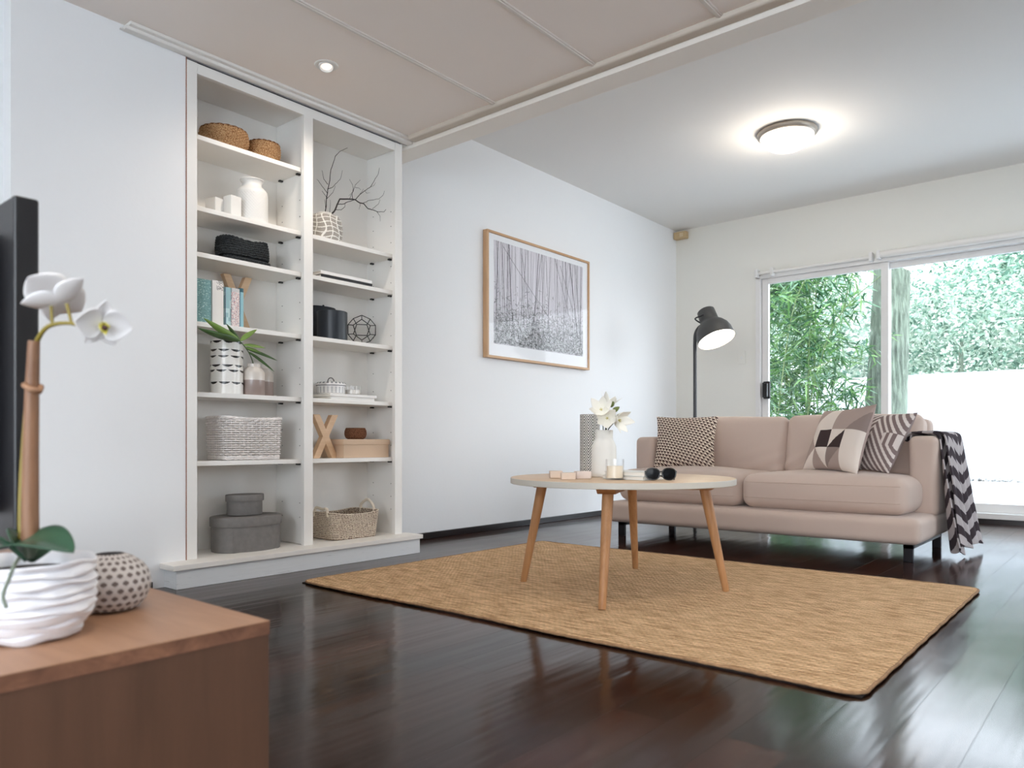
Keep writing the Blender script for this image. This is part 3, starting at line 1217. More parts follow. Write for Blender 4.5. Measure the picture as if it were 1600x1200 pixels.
# coordinates: x right along the shelf, y depth, z up from vase mouth
def pxm(px, py, Y=3.237):
    """photo point -> metres on the shelf's own plane, relative to the vase"""
    r = (px - 800) / 1175
    v = (690 - py) / 1175
    A = radians(40)
    dx, dy = cos(A) + r * sin(A), sin(A) - r * cos(A)
    k = Y / dy
    return (dx * k - 2.352, Y - 3.237, 0.6 + v * k - 1.74)


def B(lst, Y=3.237, dY=0.0):
    return [pxm(a, b, Y + dY * i) for i, (a, b) in enumerate(lst)]


branch_obj(br_o, [
    (B([(508, 336), (509, 326), (511, 305), (514, 288), (517, 265), (524, 244), (532, 236), (543, 231)], 3.237, 0.006), 0.0030, 0.0009),
    (B([(511, 301), (504, 292), (498, 283), (495, 280)], 3.24, -0.01), 0.0016, 0.0007),
    (B([(511, 309), (505, 301), (503, 298)], 3.24, -0.008), 0.0014, 0.0007),
    (B([(512, 288), (506, 280), (503, 266)], 3.25, 0.01), 0.0016, 0.0007),
    (B([(513, 295), (519, 293), (526, 286), (532, 279), (535, 266)], 3.25, -0.01), 0.0016, 0.0007),
    (B([(511, 310), (520, 301), (524, 290)], 3.245, 0.012), 0.0013, 0.0006),
    (B([(509, 328), (508, 318), (507, 311)], 3.23, 0.0), 0.0013, 0.0006),
    (B([(515, 334), (516, 320), (516, 312)], 3.23, 0.0), 0.0013, 0.0006),
])
br2 = thing('branch', (2.352, 3.237, 1.74), 'low branch spreading sideways from the netted vase with many forks', 'branch', 'bare branches in the netted vase')
branch_obj(br2, [
    (B([(518, 335), (523, 329), (527, 319), (531, 311), (544, 311), (555, 312), (562, 317), (568, 318), (575, 326), (583, 328), (590, 331), (600, 331), (603, 327)], 3.23, -0.004), 0.0046, 0.0011),
    (B([(527, 319), (536, 319), (545, 315), (555, 312)], 3.23, 0.004), 0.0022, 0.0018),
    (B([(524, 328), (533, 328), (539, 323), (539, 319)], 3.23, 0.01), 0.0016, 0.0010),
    (B([(555, 312), (562, 304), (570, 298), (579, 292), (585, 282), (591, 272), (593, 262)], 3.22, -0.008), 0.0022, 0.0007),
    (B([(551, 311), (550, 303), (552, 295), (551, 289), (546, 280)], 3.22, 0.006), 0.0018, 0.0006),
    (B([(552, 299), (555, 289), (563, 281)], 3.22, 0.006), 0.0013, 0.0006),
    (B([(546, 311), (549, 304), (552, 299), (545, 306)], 3.22, 0.004), 0.0012, 0.0006),
    (B([(568, 317), (577, 313), (592, 311), (599, 304), (601, 298)], 3.21, -0.006), 0.0015, 0.0006),
    (B([(582, 326), (591, 319), (594, 312)], 3.20, -0.006), 0.0012, 0.0006),
    (B([(589, 331), (594, 338), (594, 346)], 3.20, -0.004), 0.0012, 0.0005),
    (B([(563, 318), (561, 327)], 3.21, 0.0), 0.0010, 0.0005),
    (B([(577, 293), (584, 290), (587, 285)], 3.20, 0.0), 0.0010, 0.0005),
    (B([(570, 298), (573, 302), (578, 301)], 3.20, 0.0), 0.0010, 0.0005),
    (B([(560, 306), (566, 299), (568, 295)], 3.22, 0.004), 0.0011, 0.0005),
    (B([(555, 293), (561, 294), (564, 297)], 3.22, 0.004), 0.0010, 0.0005),
])


# flat books
def flat_book(loc, w, d, h, cover, label, group, rz=0.0, pages=(232, 228, 220)):
    t = thing('book', loc, label, 'book', group, rotz=rz)
    c = mat('cover_%d_%d_%d' % cover, cover, 0.45)
    mb = MB()
    mb.box(0, w, 0, d, 0, 0.002)
    mb.box(0, w, 0, d, h - 0.002, h)
    mb.box(0, w, -0.002, 0.002, 0, h)
    mb.build('cover', c, t, bevel=0.0008)
    box('page_block', 0.003, w - 0.003, 0.002, d - 0.003, 0.002, h - 0.002, mat('pages_%d' % pages[0], pages, 0.8), t)
    return t


flat_book((2.268, 3.150, 1.4215), 0.325, 0.190, 0.018, (24, 22, 26), 'black-spined book lying flat under the white one', 'books lying on the third shelf of the right bay')
flat_book((2.262, 3.145, 1.4402), 0.325, 0.190, 0.016, (236, 234, 232), 'white book lying flat on a black-spined book', 'books lying on the third shelf of the right bay')

# black canisters
M_can = mat('navy_black_tin', (30, 36, 44), 0.38)
for (x, y, R, h, lab, lidh, sq) in ((2.405, 3.320, 0.072, 0.190, 'black oval lidded canister with small knob, behind the plain black canister', 0.03, 0.46),
                                    (2.378, 3.208, 0.0775, 0.148, 'plain black cylindrical canister in front, beside the wire ornament', 0, 1.0)):
    t = thing('canister', (x, y, 1.1205), lab, 'canister', 'black canisters')
    if lidh:
        MB().lathe([(0, 0), (R - 0.002, 0), (R, 0.002), (R, h - lidh), (0, h - lidh)], 64, sy=sq, close=False).build('canister_body', M_can, t, smooth=True, angle=40)
        MB().lathe([(0, h - lidh), (R + 0.003, h - lidh), (R + 0.003, h - 0.003), (R, h), (0, h)], 64, sy=sq, close=False).build('canister_lid', M_can, t, smooth=True, angle=40)
        MB().lathe([(0, h), (0.004, h), (0.003, h + 0.004), (0.006, h + 0.009), (0.003, h + 0.012), (0, h + 0.012)], 20, close=False).build('knob', M_can, t, smooth=True)
    else:
        MB().lathe([(0, 0), (R - 0.002, 0), (R, 0.002), (R, h - 0.002), (R - 0.002, h), (R - 0.005, h - 0.001), (R - 0.006, 0.03), (0, 0.03)], 64, close=False).build('canister_body', M_can, t, smooth=True, angle=40)

# wire dodecahedron
t = thing('wire_dodecahedron', (2.568, 3.205, 1.1205), 'open black wire dodecahedron ornament beside the black canisters', 'ornament')
ph = (1 + sqrt(5)) / 2
V = [Vector((a, b_, c_)) for a in (-1, 1) for b_ in (-1, 1) for c_ in (-1, 1)]
for a in (-1, 1):
    for b_ in (-1, 1):
        V += [Vector((0, a / ph, b_ * ph)), Vector((a / ph, b_ * ph, 0)), Vector((a * ph, 0, b_ / ph))]
E_ = [(i, j) for i in range(20) for j in range(i + 1, 20) if abs((V[i] - V[j]).length - 2 / ph) < 1e-3]
# rest it on one pentagonal face
nrm = Vector((0, 1, ph)).normalized()
Rm = nrm.rotation_difference(Vector((0, 0, 1))).to_matrix()
V = [Rm @ v for v in V]
topv = max(V, key=lambda v: v.z + 0.001 * v.x)
# turned so that the near side shows an upright edge
V = [Matrix.Rotation(radians(51.1 + 180) - atan2(topv.y, topv.x), 3, 'Z') @ v * 0.0445 for v in V]
zmin = min(v.z for v in V)
V = [v - Vector((0, 0, zmin - 0.0022)) for v in V]
for i, j in E_:
    MB().tube([V[i], V[j]], 0.0022, 8).build('wire_edge', M_blackmet, t, smooth=True)

# books under the china pot
flat_book((2.318, 3.140, 0.8155), 0.282, 0.200, 0.014, (232, 230, 226), 'lower white book lying flat under the lidded china pot', 'books lying on the fifth shelf of the right bay')
flat_book((2.312, 3.136, 0.8302), 0.300, 0.205, 0.014, (240, 239, 236), 'upper white book lying flat, under china pot and candle', 'books lying on the fifth shelf of the right bay')

# patterned porcelain pot
t = thing('china_pot', (2.398, 3.245, 0.8447), 'patterned grey and white lidded china pot with loop handle', 'pot')


def potcol(u, v):
    z = v
    a = (u * 22) % 1.0
    if z > 0.965 or abs(z - 0.66) < 0.012:
        return (120, 120, 124)
    if 0.72 < z < 0.9 and abs(a - 0.5) < 0.22:
        return (132, 134, 138)
    if 0.15 < z < 0.58 and ((a - 0.5) ** 2 * 4 + ((z * 9) % 1 - 0.5) ** 2 * 3) < 0.35:
        return (168, 168, 172)
    return (228, 226, 224)


M_china = mat('china_glaze', (255, 255, 255), 0.2, attr=True)
pf2 = profile_fn([(0.066, 0.0), (0.072, 0.006), (0.074, 0.045)])
mb = MB().grid(176, 36, lambda u, v: (pf2(v)[0] * cos(2 * pi * u), pf2(v)[0] * sin(2 * pi * u), pf2(v)[1]), wrap_u=True, colfn=lambda u, v: potcol(u, v * 0.66))
mb.lathe([(0, 0), (0.066, 0)], 48, close=False, col=(228, 226, 224))
mb.build('pot_body', M_china, t, smooth=True, angle=180)
pf3 = profile_fn([(0.077, 0.045), (0.077, 0.058), (0.070, 0.063), (0.03, 0.067), (0.0005, 0.068)])
mb = MB().grid(176, 36, lambda u, v: (pf3(v)[0] * cos(2 * pi * u), pf3(v)[0] * sin(2 * pi * u), pf3(v)[1]), wrap_u=True, colfn=lambda u, v: potcol(u, 0.66 + v * 0.5) if v < 0.3 else (226, 224, 222))
mb.lathe([(0, 0.045), (0.077, 0.045)], 48, close=False, col=(110, 110, 114))
mb.build('pot_lid', M_china, t, smooth=True, angle=180)
MB().tube([(0.020 * cos(a), 0, 0.066 + 0.022 * sin(a)) for a in [pi * i / 14 for i in range(15)]], 0.0025, 8).build('loop_handle', mat('grey_metal', (96, 94, 92), 0.4, metal=0.5), t, smooth=True)

# candle in glass beside it
M_wax = mat('cream_wax', (240, 228, 206), 0.5)


def glass_candle(loc, R, h, wax, label, m_wax, group=None, thick=0.003):
    t = thing('glass_candle', loc, label, 'candle', group)
    MB().lathe([(0, 0), (R * 0.96, 0), (R, 0.003), (R, h), (R - thick, h), (R - thick, 0.007), (0, 0.007)], 56, close=False).build('glass_cup', M_glass, t, smooth=True, angle=40)
    MB().lathe([(0, 0.0075), (R - thick - 0.0006, 0.0075), (R - thick - 0.0006, wax), (R * 0.5, wax - 0.002), (0, wax - 0.003)], 48, close=False).build('wax', m_wax, t, smooth=True, angle=40)
    MB().tube([(0, 0, wax - 0.004), (0.0008, 0, wax + 0.008)], 0.0010, 6).build('wick', mat('wick', (224, 220, 210), 0.8), t)
    return t


glass_candle((2.535, 3.245, 0.8447), 0.048, 0.052, 0.030, 'low white candle in clear glass beside the china pot', mat('white_wax', (236, 232, 226), 0.5))

# pale box with lid
M_box = mat('natural_card', (205, 178, 152), 0.75, bump=(180, 0.0004), var=(2.5, 0.05))
t = thing('lidded_box', (2.555, 3.245, 0.5155), 'pale natural lidded box behind the letter X, carrying a brown ball', 'box')
box('box_body', -0.150, 0.150, -0.098, 0.098, 0, 0.085, M_box, t, bevel=0.0015)
box('box_lid', -0.155, 0.155, -0.102, 0.102, 0.068, 0.097, M_box, t, bevel=0.002)
M_tw = rope_mat('brown_twine', (84, 52, 36), (150, 104, 76), 320)
t = thing('twine_bowl', (2.542, 3.225, 0.6130), 'small brown woven bowl sitting on the pale lidded box', 'bowl')
R, h = 0.057, 0.060
MB().lathe([(0, 0), (R * 0.72, 0), (R * 0.93, 0.010), (R, 0.028), (R * 0.97, 0.044), (R * 0.85, h), (R * 0.80, h), (R * 0.9, 0.044), (R * 0.92, 0.028), (R * 0.8, 0.012), (0, 0.008)], 48, close=False).build('bowl_body', M_tw, t, smooth=True, angle=180)
mb = MB()
for s in (-1, 1):
    for k in range(22):
        pts = []
        for i in range(9):
            v = i / 8
            a = 2 * pi * k / 22 + s * v * 0.9
            r, z = profile_fn([(R * 0.82, 0.004), (R * 0.95, 0.012), (R * 1.02, 0.028), (R * 0.99, 0.044), (R * 0.87, h - 0.001)])(v)
            pts.append((r * cos(a), r * sin(a), z))
        mb.tube(pts, 0.0013, 4)
mb.build('weave', M_tw, t, smooth=True, angle=180)

# rope basket with handles
M_rope = rope_mat('jute_rope', (112, 92, 80), (206, 190, 170), 200)
M_rope2 = mat('white_cord', (226, 214, 196), 0.8, bump=(200, 0.002))
t = thing('rope_basket', (2.470, 3.226, 0.0975), 'brown and cream coiled rope basket with two white handles', 'basket', rotz=0.0)
mb = MB()
mc = MB()
RW, RD = 0.292, 0.232
nrow = 15
for k in range(nrow):
    f = k / (nrow - 1)
    sc = 0.93 + 0.09 * f
    P = rrect(RW * sc, RD * sc, 0.042, 170)
    z0 = 0.007 + 0.0092 * k
    tgt = mb
    pts = []
    for i, p in enumerate(P):
        dip = -0.012 * f * (1 - min(1, (abs(p.x) / (RW * 0.5)) ** 2)) * f
        pts.append(p + Vector((0, 0, z0 + dip + 0.0007 * sin(i * 1.9))))
    (mb if k % 1 == 0 else mc).tube(pts, 0.0052, 7, closed=True)
    # cream stitching lying in the grooves
    pts2 = []
    for i, p in enumerate(P):
        dip = -0.012 * f * (1 - min(1, (abs(p.x) / (RW * 0.5)) ** 2)) * f
        pts2.append(p + p.normalized() * (0.0032 + 0.0014 * sin(i * 2.2 + k)) + Vector((0, 0, z0 + 0.0046 + dip + 0.001 * sin(i * 2.2 + k))))
    mc.tube(pts2, 0.0022, 5, closed=True)
for k in range(9):
    P = rrect(RW * 0.9 - k * 0.02, RD * 0.9 - k * 0.02, max(0.008, 0.05 - k * 0.005), 90)
    mb.tube([p + Vector((0, 0, 0.006)) for p in P], 0.0055, 6, closed=True)
mb.build('rope_coils', M_rope, t, smooth=True, angle=180)
mc.build('stitching', M_rope2, t, smooth=True, angle=180)
zt_ = 0.138
for s in (-1, 1):
    pts = bez([(s * 0.150, -0.060, zt_ - 0.02), (s * 0.150, -0.052, zt_ + 0.02), (s * 0.146, -0.01, zt_ + (0.052 if s > 0 else 0.018)), (s * 0.147, 0.045, zt_ + 0.022), (s * 0.150, 0.052, zt_ - 0.02)], 12)
    MB().tube([p + Vector((0.0008 * sin(i * 1.6), 0.0008 * cos(i * 1.6), 0)) for i, p in enumerate(pts)], 0.0075, 9).build('handle', M_rope2, t, smooth=True, angle=180)

# ================================================================== RUG
rm = bpy.data.materials.new('jute')
rm.use_nodes = True
nt = rm.node_tree
N_ = nt.nodes.new
b = nt.nodes['Principled BSDF']
b.inputs['Roughness'].default_value = 0.95
b.inputs['Specular IOR Level'].default_value = 0.1
tc = N_('ShaderNodeTexCoord')
sx = N_('ShaderNodeSeparateXYZ')
# wobble the coordinates so rows are not ruler straight
nz = N_('ShaderNodeTexNoise')
nz.inputs['Scale'].default_value = 4.0
nz.inputs['Detail'].default_value = 3
nt.links.new(tc.outputs['Object'], nz.inputs['Vector'])
vma = N_('ShaderNodeVectorMath')
vma.operation = 'MULTIPLY_ADD'
vma.inputs[1].default_value = (0.03, 0.03, 0)
nt.links.new(nz.outputs['Color'], vma.inputs[0])
nt.links.new(tc.outputs['Object'], vma.inputs[2])
nt.links.new(vma.outputs[0], sx.inputs[0])


def mth(op, a, b_=None, c=None):
    n = N_('ShaderNodeMath')
    n.operation = op
    for i, x in enumerate((a, b_, c)):
        if x is None:
            continue
        if isinstance(x, (int, float)):
            n.inputs[i].default_value = x
        else:
            nt.links.new(x, n.inputs[i])
    return n.outputs[0]


RWD = 0.016
u_ = mth('DIVIDE', sx.outputs['X'], RWD)
row = mth('FLOOR', u_)
rowh = mth('ABSOLUTE', mth('SINE', mth('MULTIPLY', u_, pi)))
ph_ = mth('MULTIPLY', row, 2.4)
kn = mth('SINE', mth('ADD', mth('MULTIPLY', sx.outputs['Y'], 2 * pi / 0.021), ph_))
knot = mth('MULTIPLY_ADD', kn, 0.5, 0.5)
hgt = mth('MULTIPLY', mth('POWER', rowh, 0.6), mth('MULTIPLY_ADD', mth('POWER', knot, 0.6), 0.6, 0.4))
fib = N_('ShaderNodeTexNoise')
fib.inputs['Scale'].default_value = 220
fib.inputs['Detail'].default_value = 4
nt.links.new(tc.outputs['Object'], fib.inputs['Vector'])
hg2 = mth('MULTIPLY_ADD', fib.outputs['Fac'], 0.8, hgt)
mpf = N_('ShaderNodeMapping')
mpf.inputs['Scale'].default_value = (26, 4.5, 1)
nt.links.new(tc.outputs['Object'], mpf.inputs[0])
st = N_('ShaderNodeTexNoise')
st.inputs['Scale'].default_value = 2.2
st.inputs['Detail'].default_value = 6
st.inputs['Roughness'].default_value = 0.75
nt.links.new(mpf.outputs[0], st.inputs['Vector'])
rp = N_('ShaderNodeValToRGB')
rp.color_ramp.elements[0].position = 0.38
rp.color_ramp.elements[0].color = (*lin((176, 138, 100)), 1)
rp.color_ramp.elements[1].position = 0.60
rp.color_ramp.elements[1].color = (*lin((232, 196, 154)), 1)
nt.links.new(st.outputs['Fac'], rp.inputs[0])
dark = mth('MULTIPLY_ADD', mth('MINIMUM', mth('MULTIPLY', hg2, 0.9), 1.0), 0.55, 0.62)
vs_ = N_('ShaderNodeVectorMath')
vs_.operation = 'SCALE'
nt.links.new(rp.outputs[0], vs_.inputs[0])
nt.links.new(dark, vs_.inputs['Scale'])
nt.links.new(vs_.outputs[0], b.inputs['Base Color'])
bp = N_('ShaderNodeBump')
bp.inputs['Strength'].default_value = 1.0
bp.inputs['Distance'].default_value = 0.010
nt.links.new(hg2, bp.inputs['Height'])
nt.links.new(bp.outputs[0], b.inputs['Normal'])

rx0, rx1, ry0_, ry1_ = 1.867, 3.53, 0.50, 2.735
rug = thing('jute_rug', ((rx0 + rx1) / 2, (ry0_ + ry1_) / 2, 0), 'large rectangular natural jute rug under the round coffee table', 'rug')
HW, HD = (rx1 - rx0) / 2, (ry1_ - ry0_) / 2
NU, NV = 120, 170


def rugpt(u, v, z):
    x, y = (u * 2 - 1) * HW, (v * 2 - 1) * HD
    # soft rounded corners, slightly wavy edges
    r = 0.05
    cx, cy = abs(x) - (HW - r), abs(y) - (HD - r)
    if cx > 0 and cy > 0:
        L = sqrt(cx * cx + cy * cy)
        k = r / max(r, L * 1.0) if L > r else 1
        x = math.copysign(HW - r + cx * k, x)
        y = math.copysign(HD - r + cy * k, y)
    e = 0.0012 * sin(y * 37) * (abs(u * 2 - 1)) ** 8 + 0.006 * sin(y * 6.1) * (abs(u * 2 - 1)) ** 4
    f = 0.0012 * sin(x * 41) * (abs(v * 2 - 1)) ** 8
    return (x + e, y + f, z)


top = MB().grid(NU, NV, lambda u, v: rugpt(u, v, 0.0125 + 0.0012 * sin(u * 33) * sin(v * 45) - (0.003 if u in (0, 1) or v in (0, 1) else 0)))
top.build('rug_pile', rm, rug, smooth=True, angle=180)
mb = MB()
ring = [(u / NU, 0) for u in range(NU)] + [(1, v / NV) for v in range(NV)] + [(1 - u / NU, 1) for u in range(NU)] + [(0, 1 - v / NV) for v in range(NV)]
P = [Vector(rugpt(u, v, 0.0082)) for u, v in ring]
mb.tube([p + Vector((0, 0, 0.0005 * sin(i * 1.7))) for i, p in enumerate(P)], 0.0045, 8, closed=True)
mb.build('bound_edge', mat('jute_edge', (150, 116, 84), 0.95, bump=(150, 0.003), var=(60, 0.25)), rug, smooth=True, angle=180)
box('rug_shade_sheet', -HW + 0.004, HW - 0.004, -HD + 0.004, HD - 0.004, 0.0, 0.004, mat('rug_edge_shade', (26, 18, 15), 0.95), rug)  # added dark sheet, painting the shadow beneath the rug's edge

# ================================================================== COFFEE TABLE
M_tabtop = wood_mat('birch_top', (196, 168, 138), (214, 188, 158), 0.4, (0.8, 10, 10), 'Y')
M_edge = mat('white_edge_band', (196, 192, 182), 0.45)
M_oak = wood_mat('oak_leg', (158, 112, 72), (184, 136, 92), 0.42, (1.2, 16, 16), 'Z')
TX, TY, TH = 2.627, 1.625, 0.4555
t = thing('coffee_table', (TX, TY, 0), 'round pale timber coffee table with white edge and four splayed legs', 'coffee table')
MB().lathe([(0, TH - 0.0235), (0.448, TH - 0.0235), (0.450, TH - 0.022), (0.450, TH - 0.002), (0.4485, TH - 0.0006)], 160, close=False).build('table_edge', M_edge, t, smooth=True, angle=40)
MB().lathe([(0.4485, TH - 0.0006), (0.447, TH), (0, TH)], 160, close=False).build('tabletop', M_tabtop, t, smooth=True, angle=40)
feet = [(2.448, 1.992), (2.215, 1.448), (3.041, 1.804), (2.803, 1.254)]
for k, (fx, fy) in enumerate(feet):
    d = Vector((fx - TX, fy - TY, 0)).normalized()
    base = Vector((fx - TX, fy - TY, 0.0122))
    topp = d * 0.318 + Vector((0, 0, TH - 0.024))
    if k in (0, 3):
        topp = d * 0.325 + Vector((0, 0, TH - 0.024))
    pts = [base.lerp(topp, s) for s in (0, 0.01, 0.35, 0.7, 1)]
    MB().tube(pts, [0.0125, 0.0138, 0.0165, 0.0195, 0.0215], 28).build('leg', M_oak, t, smooth=True, angle=40)
for k, (a, b_) in enumerate(((0, 3), (1, 2))):
    A_ = Vector((feet[a][0] - TX, feet[a][1] - TY, 0)).normalized()
    ang = atan2(A_.y, A_.x)
    Mx = Matrix.Rotation(ang, 4, 'Z')
    mb = MB()
    z0 = TH - 0.0235 - (0.022)
    L = 0.385
    mb.add([Mx @ Vector(p) for p in ((-L + 0.03, -0.035, z0), (L - 0.03, -0.035, z0), (L - 0.03, 0.035, z0), (-L + 0.03, 0.035, z0), (-L, -0.035, z0 + 0.021), (L, -0.035, z0 + 0.021), (L, 0.035, z0 + 0.021), (-L, 0.035, z0 + 0.021))],
           [(3, 2, 1, 0), (4, 5, 6, 7), (0, 1, 5, 4), (1, 2, 6, 5), (2, 3, 7, 6), (3, 0, 4, 7)])
    mb.build('cross_rail', M_oak, t, bevel=0.003)

# --- things on the table
TZ = TH + 0.0004
t = thing('zigzag_vase', (2.716, 1.838, TZ), 'tall black and white zigzag patterned cylinder vase at the back of the table', 'vase')
R, hh = 0.043, 0.262


def zig(u, v):
    z = v * hh
    s = (u * 7) % 1.0
    tri = abs(s - 0.5) * 2
    return (28, 27, 30) if ((z + tri * 0.030) / 0.0125) % 1.0 < 0.52 else (228, 226, 222)


mb = MB().grid(216, 300, lambda u, v: (R * cos(2 * pi * u), R * sin(2 * pi * u), v * hh), wrap_u=True, colfn=zig)
mb.lathe([(0, 0), (R, 0)], 64, close=False, col=(228, 226, 222))
mb.lathe([(R, hh), (R - 0.003, hh), (R - 0.003, 0.01), (0, 0.01)], 64, close=False, col=(60, 58, 60))
mb.build('vase_body', mat('vase_matt', (255, 255, 255), 0.5, attr=True), t, smooth=True, angle=50)

t = thing('white_vase', (2.592, 1.685, TZ), 'matt off-white shouldered vase holding white flowers on the table', 'vase')
M_vwhite = mat('matt_offwhite', (226, 224, 218), 0.55)
MB().lathe([(0, 0), (0.048, 0), (0.0515, 0.004), (0.0515, 0.02), (0.0505, 0.118), (0.0485, 0.128), (0.042, 0.145), (0.0375, 0.152), (0.0365, 0.160), (0.0365, 0.190), (0.0345, 0.191), (0.033, 0.188), (0.033, 0.15), (0, 0.14)], 72, close=False).build('vase_body', M_vwhite, t, smooth=True, angle=70)

# flowers
M_pet = mat('white_petal', (246, 244, 236), 0.5)
M_petin = mat('flower_throat', (214, 204, 140), 0.5)
M_bud = mat('green_bud', (112, 124, 62), 0.5)
M_stemg = mat('green_stem', (62, 70, 40), 0.5)


def petal(mb, c, d, side, up, L, w, cup, n=10, m=6, tip=0.55):
    c, d, side, up = Vector(c), Vector(d).normalized(), Vector(side).normalized(), Vector(up).normalized()

    def fn(u, v):
        s = (u - 0.5) * 2
        ww = w * (sin(pi * min(1, (v * 0.96 + 0.04)) ** tip)) ** 0.8 * 0.5
        return c + d * (L * v) + side * (s * ww) + up * (cup * L * (v ** 1.7) + 0.25 * ww * s * s)
    mb.grid(m, n, fn)


def lily(parent, loc, axis, L, w, n=6, cup=0.75, name='flower', ph=0.0, throat=True):
    axis = Vector(axis).normalized()
    a = axis.cross(Vector((0.1, 0.2, 1))).normalized()
    b_ = axis.cross(a)
    head = MB()
    for k in range(n):
        an = 2 * pi * k / n + ph
        d = a * cos(an) + b_ * sin(an)
        s = axis.cross(d)
        petal(head, Vector(loc) + axis * (0.002 if k % 2 else 0), d + axis * 0.35, s, axis, L * (1 if k % 2 else 0.92), w, cup, tip=0.68)
    o = head.build(name, M_pet, parent, smooth=True, angle=180, solid=0.0006)
    if throat:
        q = MB()
        for k in range(5):
            an = 2 * pi * k / 5
            e = Vector(loc) + axis * (L * 0.5) + (a * cos(an) + b_ * sin(an)) * L * 0.10
            q.tube([Vector(loc), Vector(loc) + axis * L * 0.25, e], [0.0016, 0.001, 0.0016], 5)
        q.lathe([(0, 0.0), (L * 0.10, 0.001), (L * 0.07, L * 0.12), (0, L * 0.14)], 12, c=tuple(loc), close=False)
        q.build('throat', M_petin, o, smooth=True)
    return o


for i, (loc, axis, L, w, lab, ph_) in enumerate((
        ((-0.018, -0.002, 0.262), (-0.55, -0.25, 0.35), 0.054, 0.046, 'white lily-like bloom facing out to the left of the vase', 0.2),
        ((-0.006, -0.022, 0.236), (-0.75, -0.35, 0.1), 0.050, 0.048, 'white lily-like bloom facing forward, lowest in the middle', 0.5),
        ((0.022, -0.040, 0.235), (-0.1, -0.8, -0.18), 0.056, 0.046, 'white lily-like bloom drooping to the right of the vase', 0.1),
        ((0.014, -0.008, 0.288), (0.2, -0.25, 0.9), 0.048, 0.036, 'white lily-like bloom pointing up at the top', 0.8))):
    f = thing('lily_flower', (2.592, 1.685, TZ), lab, 'flower', 'white flowers in the matt vase')
    lily(f, loc, axis, L, w, ph=ph_, name='petals')
    sp_ = [(0.004 * (i - 1.5), 0.002 * i, 0.150), (loc[0] * 0.4, loc[1] * 0.4, 0.195), (loc[0] * 0.9, loc[1] * 0.9, loc[2] - 0.012), loc]
    MB().tube(bez(sp_, 6), 0.0022, 7).build('stem', M_stemg, f, smooth=True, angle=180)
f = thing('flower_buds', (2.592, 1.685, TZ), 'three green buds among the white flowers', 'flower', None)
for loc, ax in (((0.010, -0.030, 0.293), (0.2, -0.25, 0.9)), ((0.014, -0.042, 0.272), (0.5, -0.6, 0.5)), ((0.000, -0.034, 0.262), (-0.3, -0.6, 0.2))):
    ax = Vector(ax).normalized()
    pts = [Vector(loc) + ax * (0.034 * s - 0.01) for s in (0, 0.15, 0.35, 0.6, 0.85, 1)]
    MB().tube(pts, [0.003, 0.008, 0.0105, 0.009, 0.005, 0.001], 12).build('bud', M_bud, f, smooth=True, angle=180)
MB().tube(bez([(0.002, 0, 0.15), (0.006, -0.012, 0.21), (0.008, -0.026, 0.27)], 6), 0.0022, 7).build('stem', M_stemg, f, smooth=True, angle=180)

# candle in a square-shouldered tumbler
glass_candle((2.428, 1.530, TZ), 0.0345, 0.078, 0.052, 'cream candle in a clear glass tumbler at the table front', M_wax, None, 0.003)

# soap-like marble coasters blocks
M_soap = mat('pale_stone', (222, 208, 200), 0.4, var=(20, 0.04))
M_soap2 = mat('warm_stone', (216, 196, 178), 0.4, var=(20, 0.05))
for (x, y, w, d, h, rz, m_, lab) in ((2.385, 1.775, 0.050, 0.035, 0.029, -0.82, M_soap2, 'small stone block, left of the three on the table'),
                                     (2.318, 1.668, 0.054, 0.036, 0.027, -0.80, M_soap2, 'small stone block nearest the table edge, front of the three'),
                                     (2.420, 1.672, 0.060, 0.038, 0.029, -0.62, M_soap, 'pale stone block beside the white vase, right of the three')):
    o = box('stone_block', -w / 2, w / 2, -d / 2, d / 2, 0, h, m_, bevel=0.0025)
    o.location = (x, y, TZ)
    o.rotation_euler = (0, 0, rz)
    tag(o, lab, 'ornament', 'stone blocks on the coffee table')

# books stacked behind the glasses
o = flat_book((2.585, 1.395, TZ), 0.20, 0.145, 0.014, (206, 208, 204), 'lower closed book on the coffee table behind the sunglasses', 'books on the coffee table', rz=radians(82))
o = flat_book((2.580, 1.398, TZ + 0.0146), 0.19, 0.138, 0.016, (216, 218, 214), 'upper closed book on the coffee table behind the sunglasses', 'books on the coffee table', rz=radians(84))

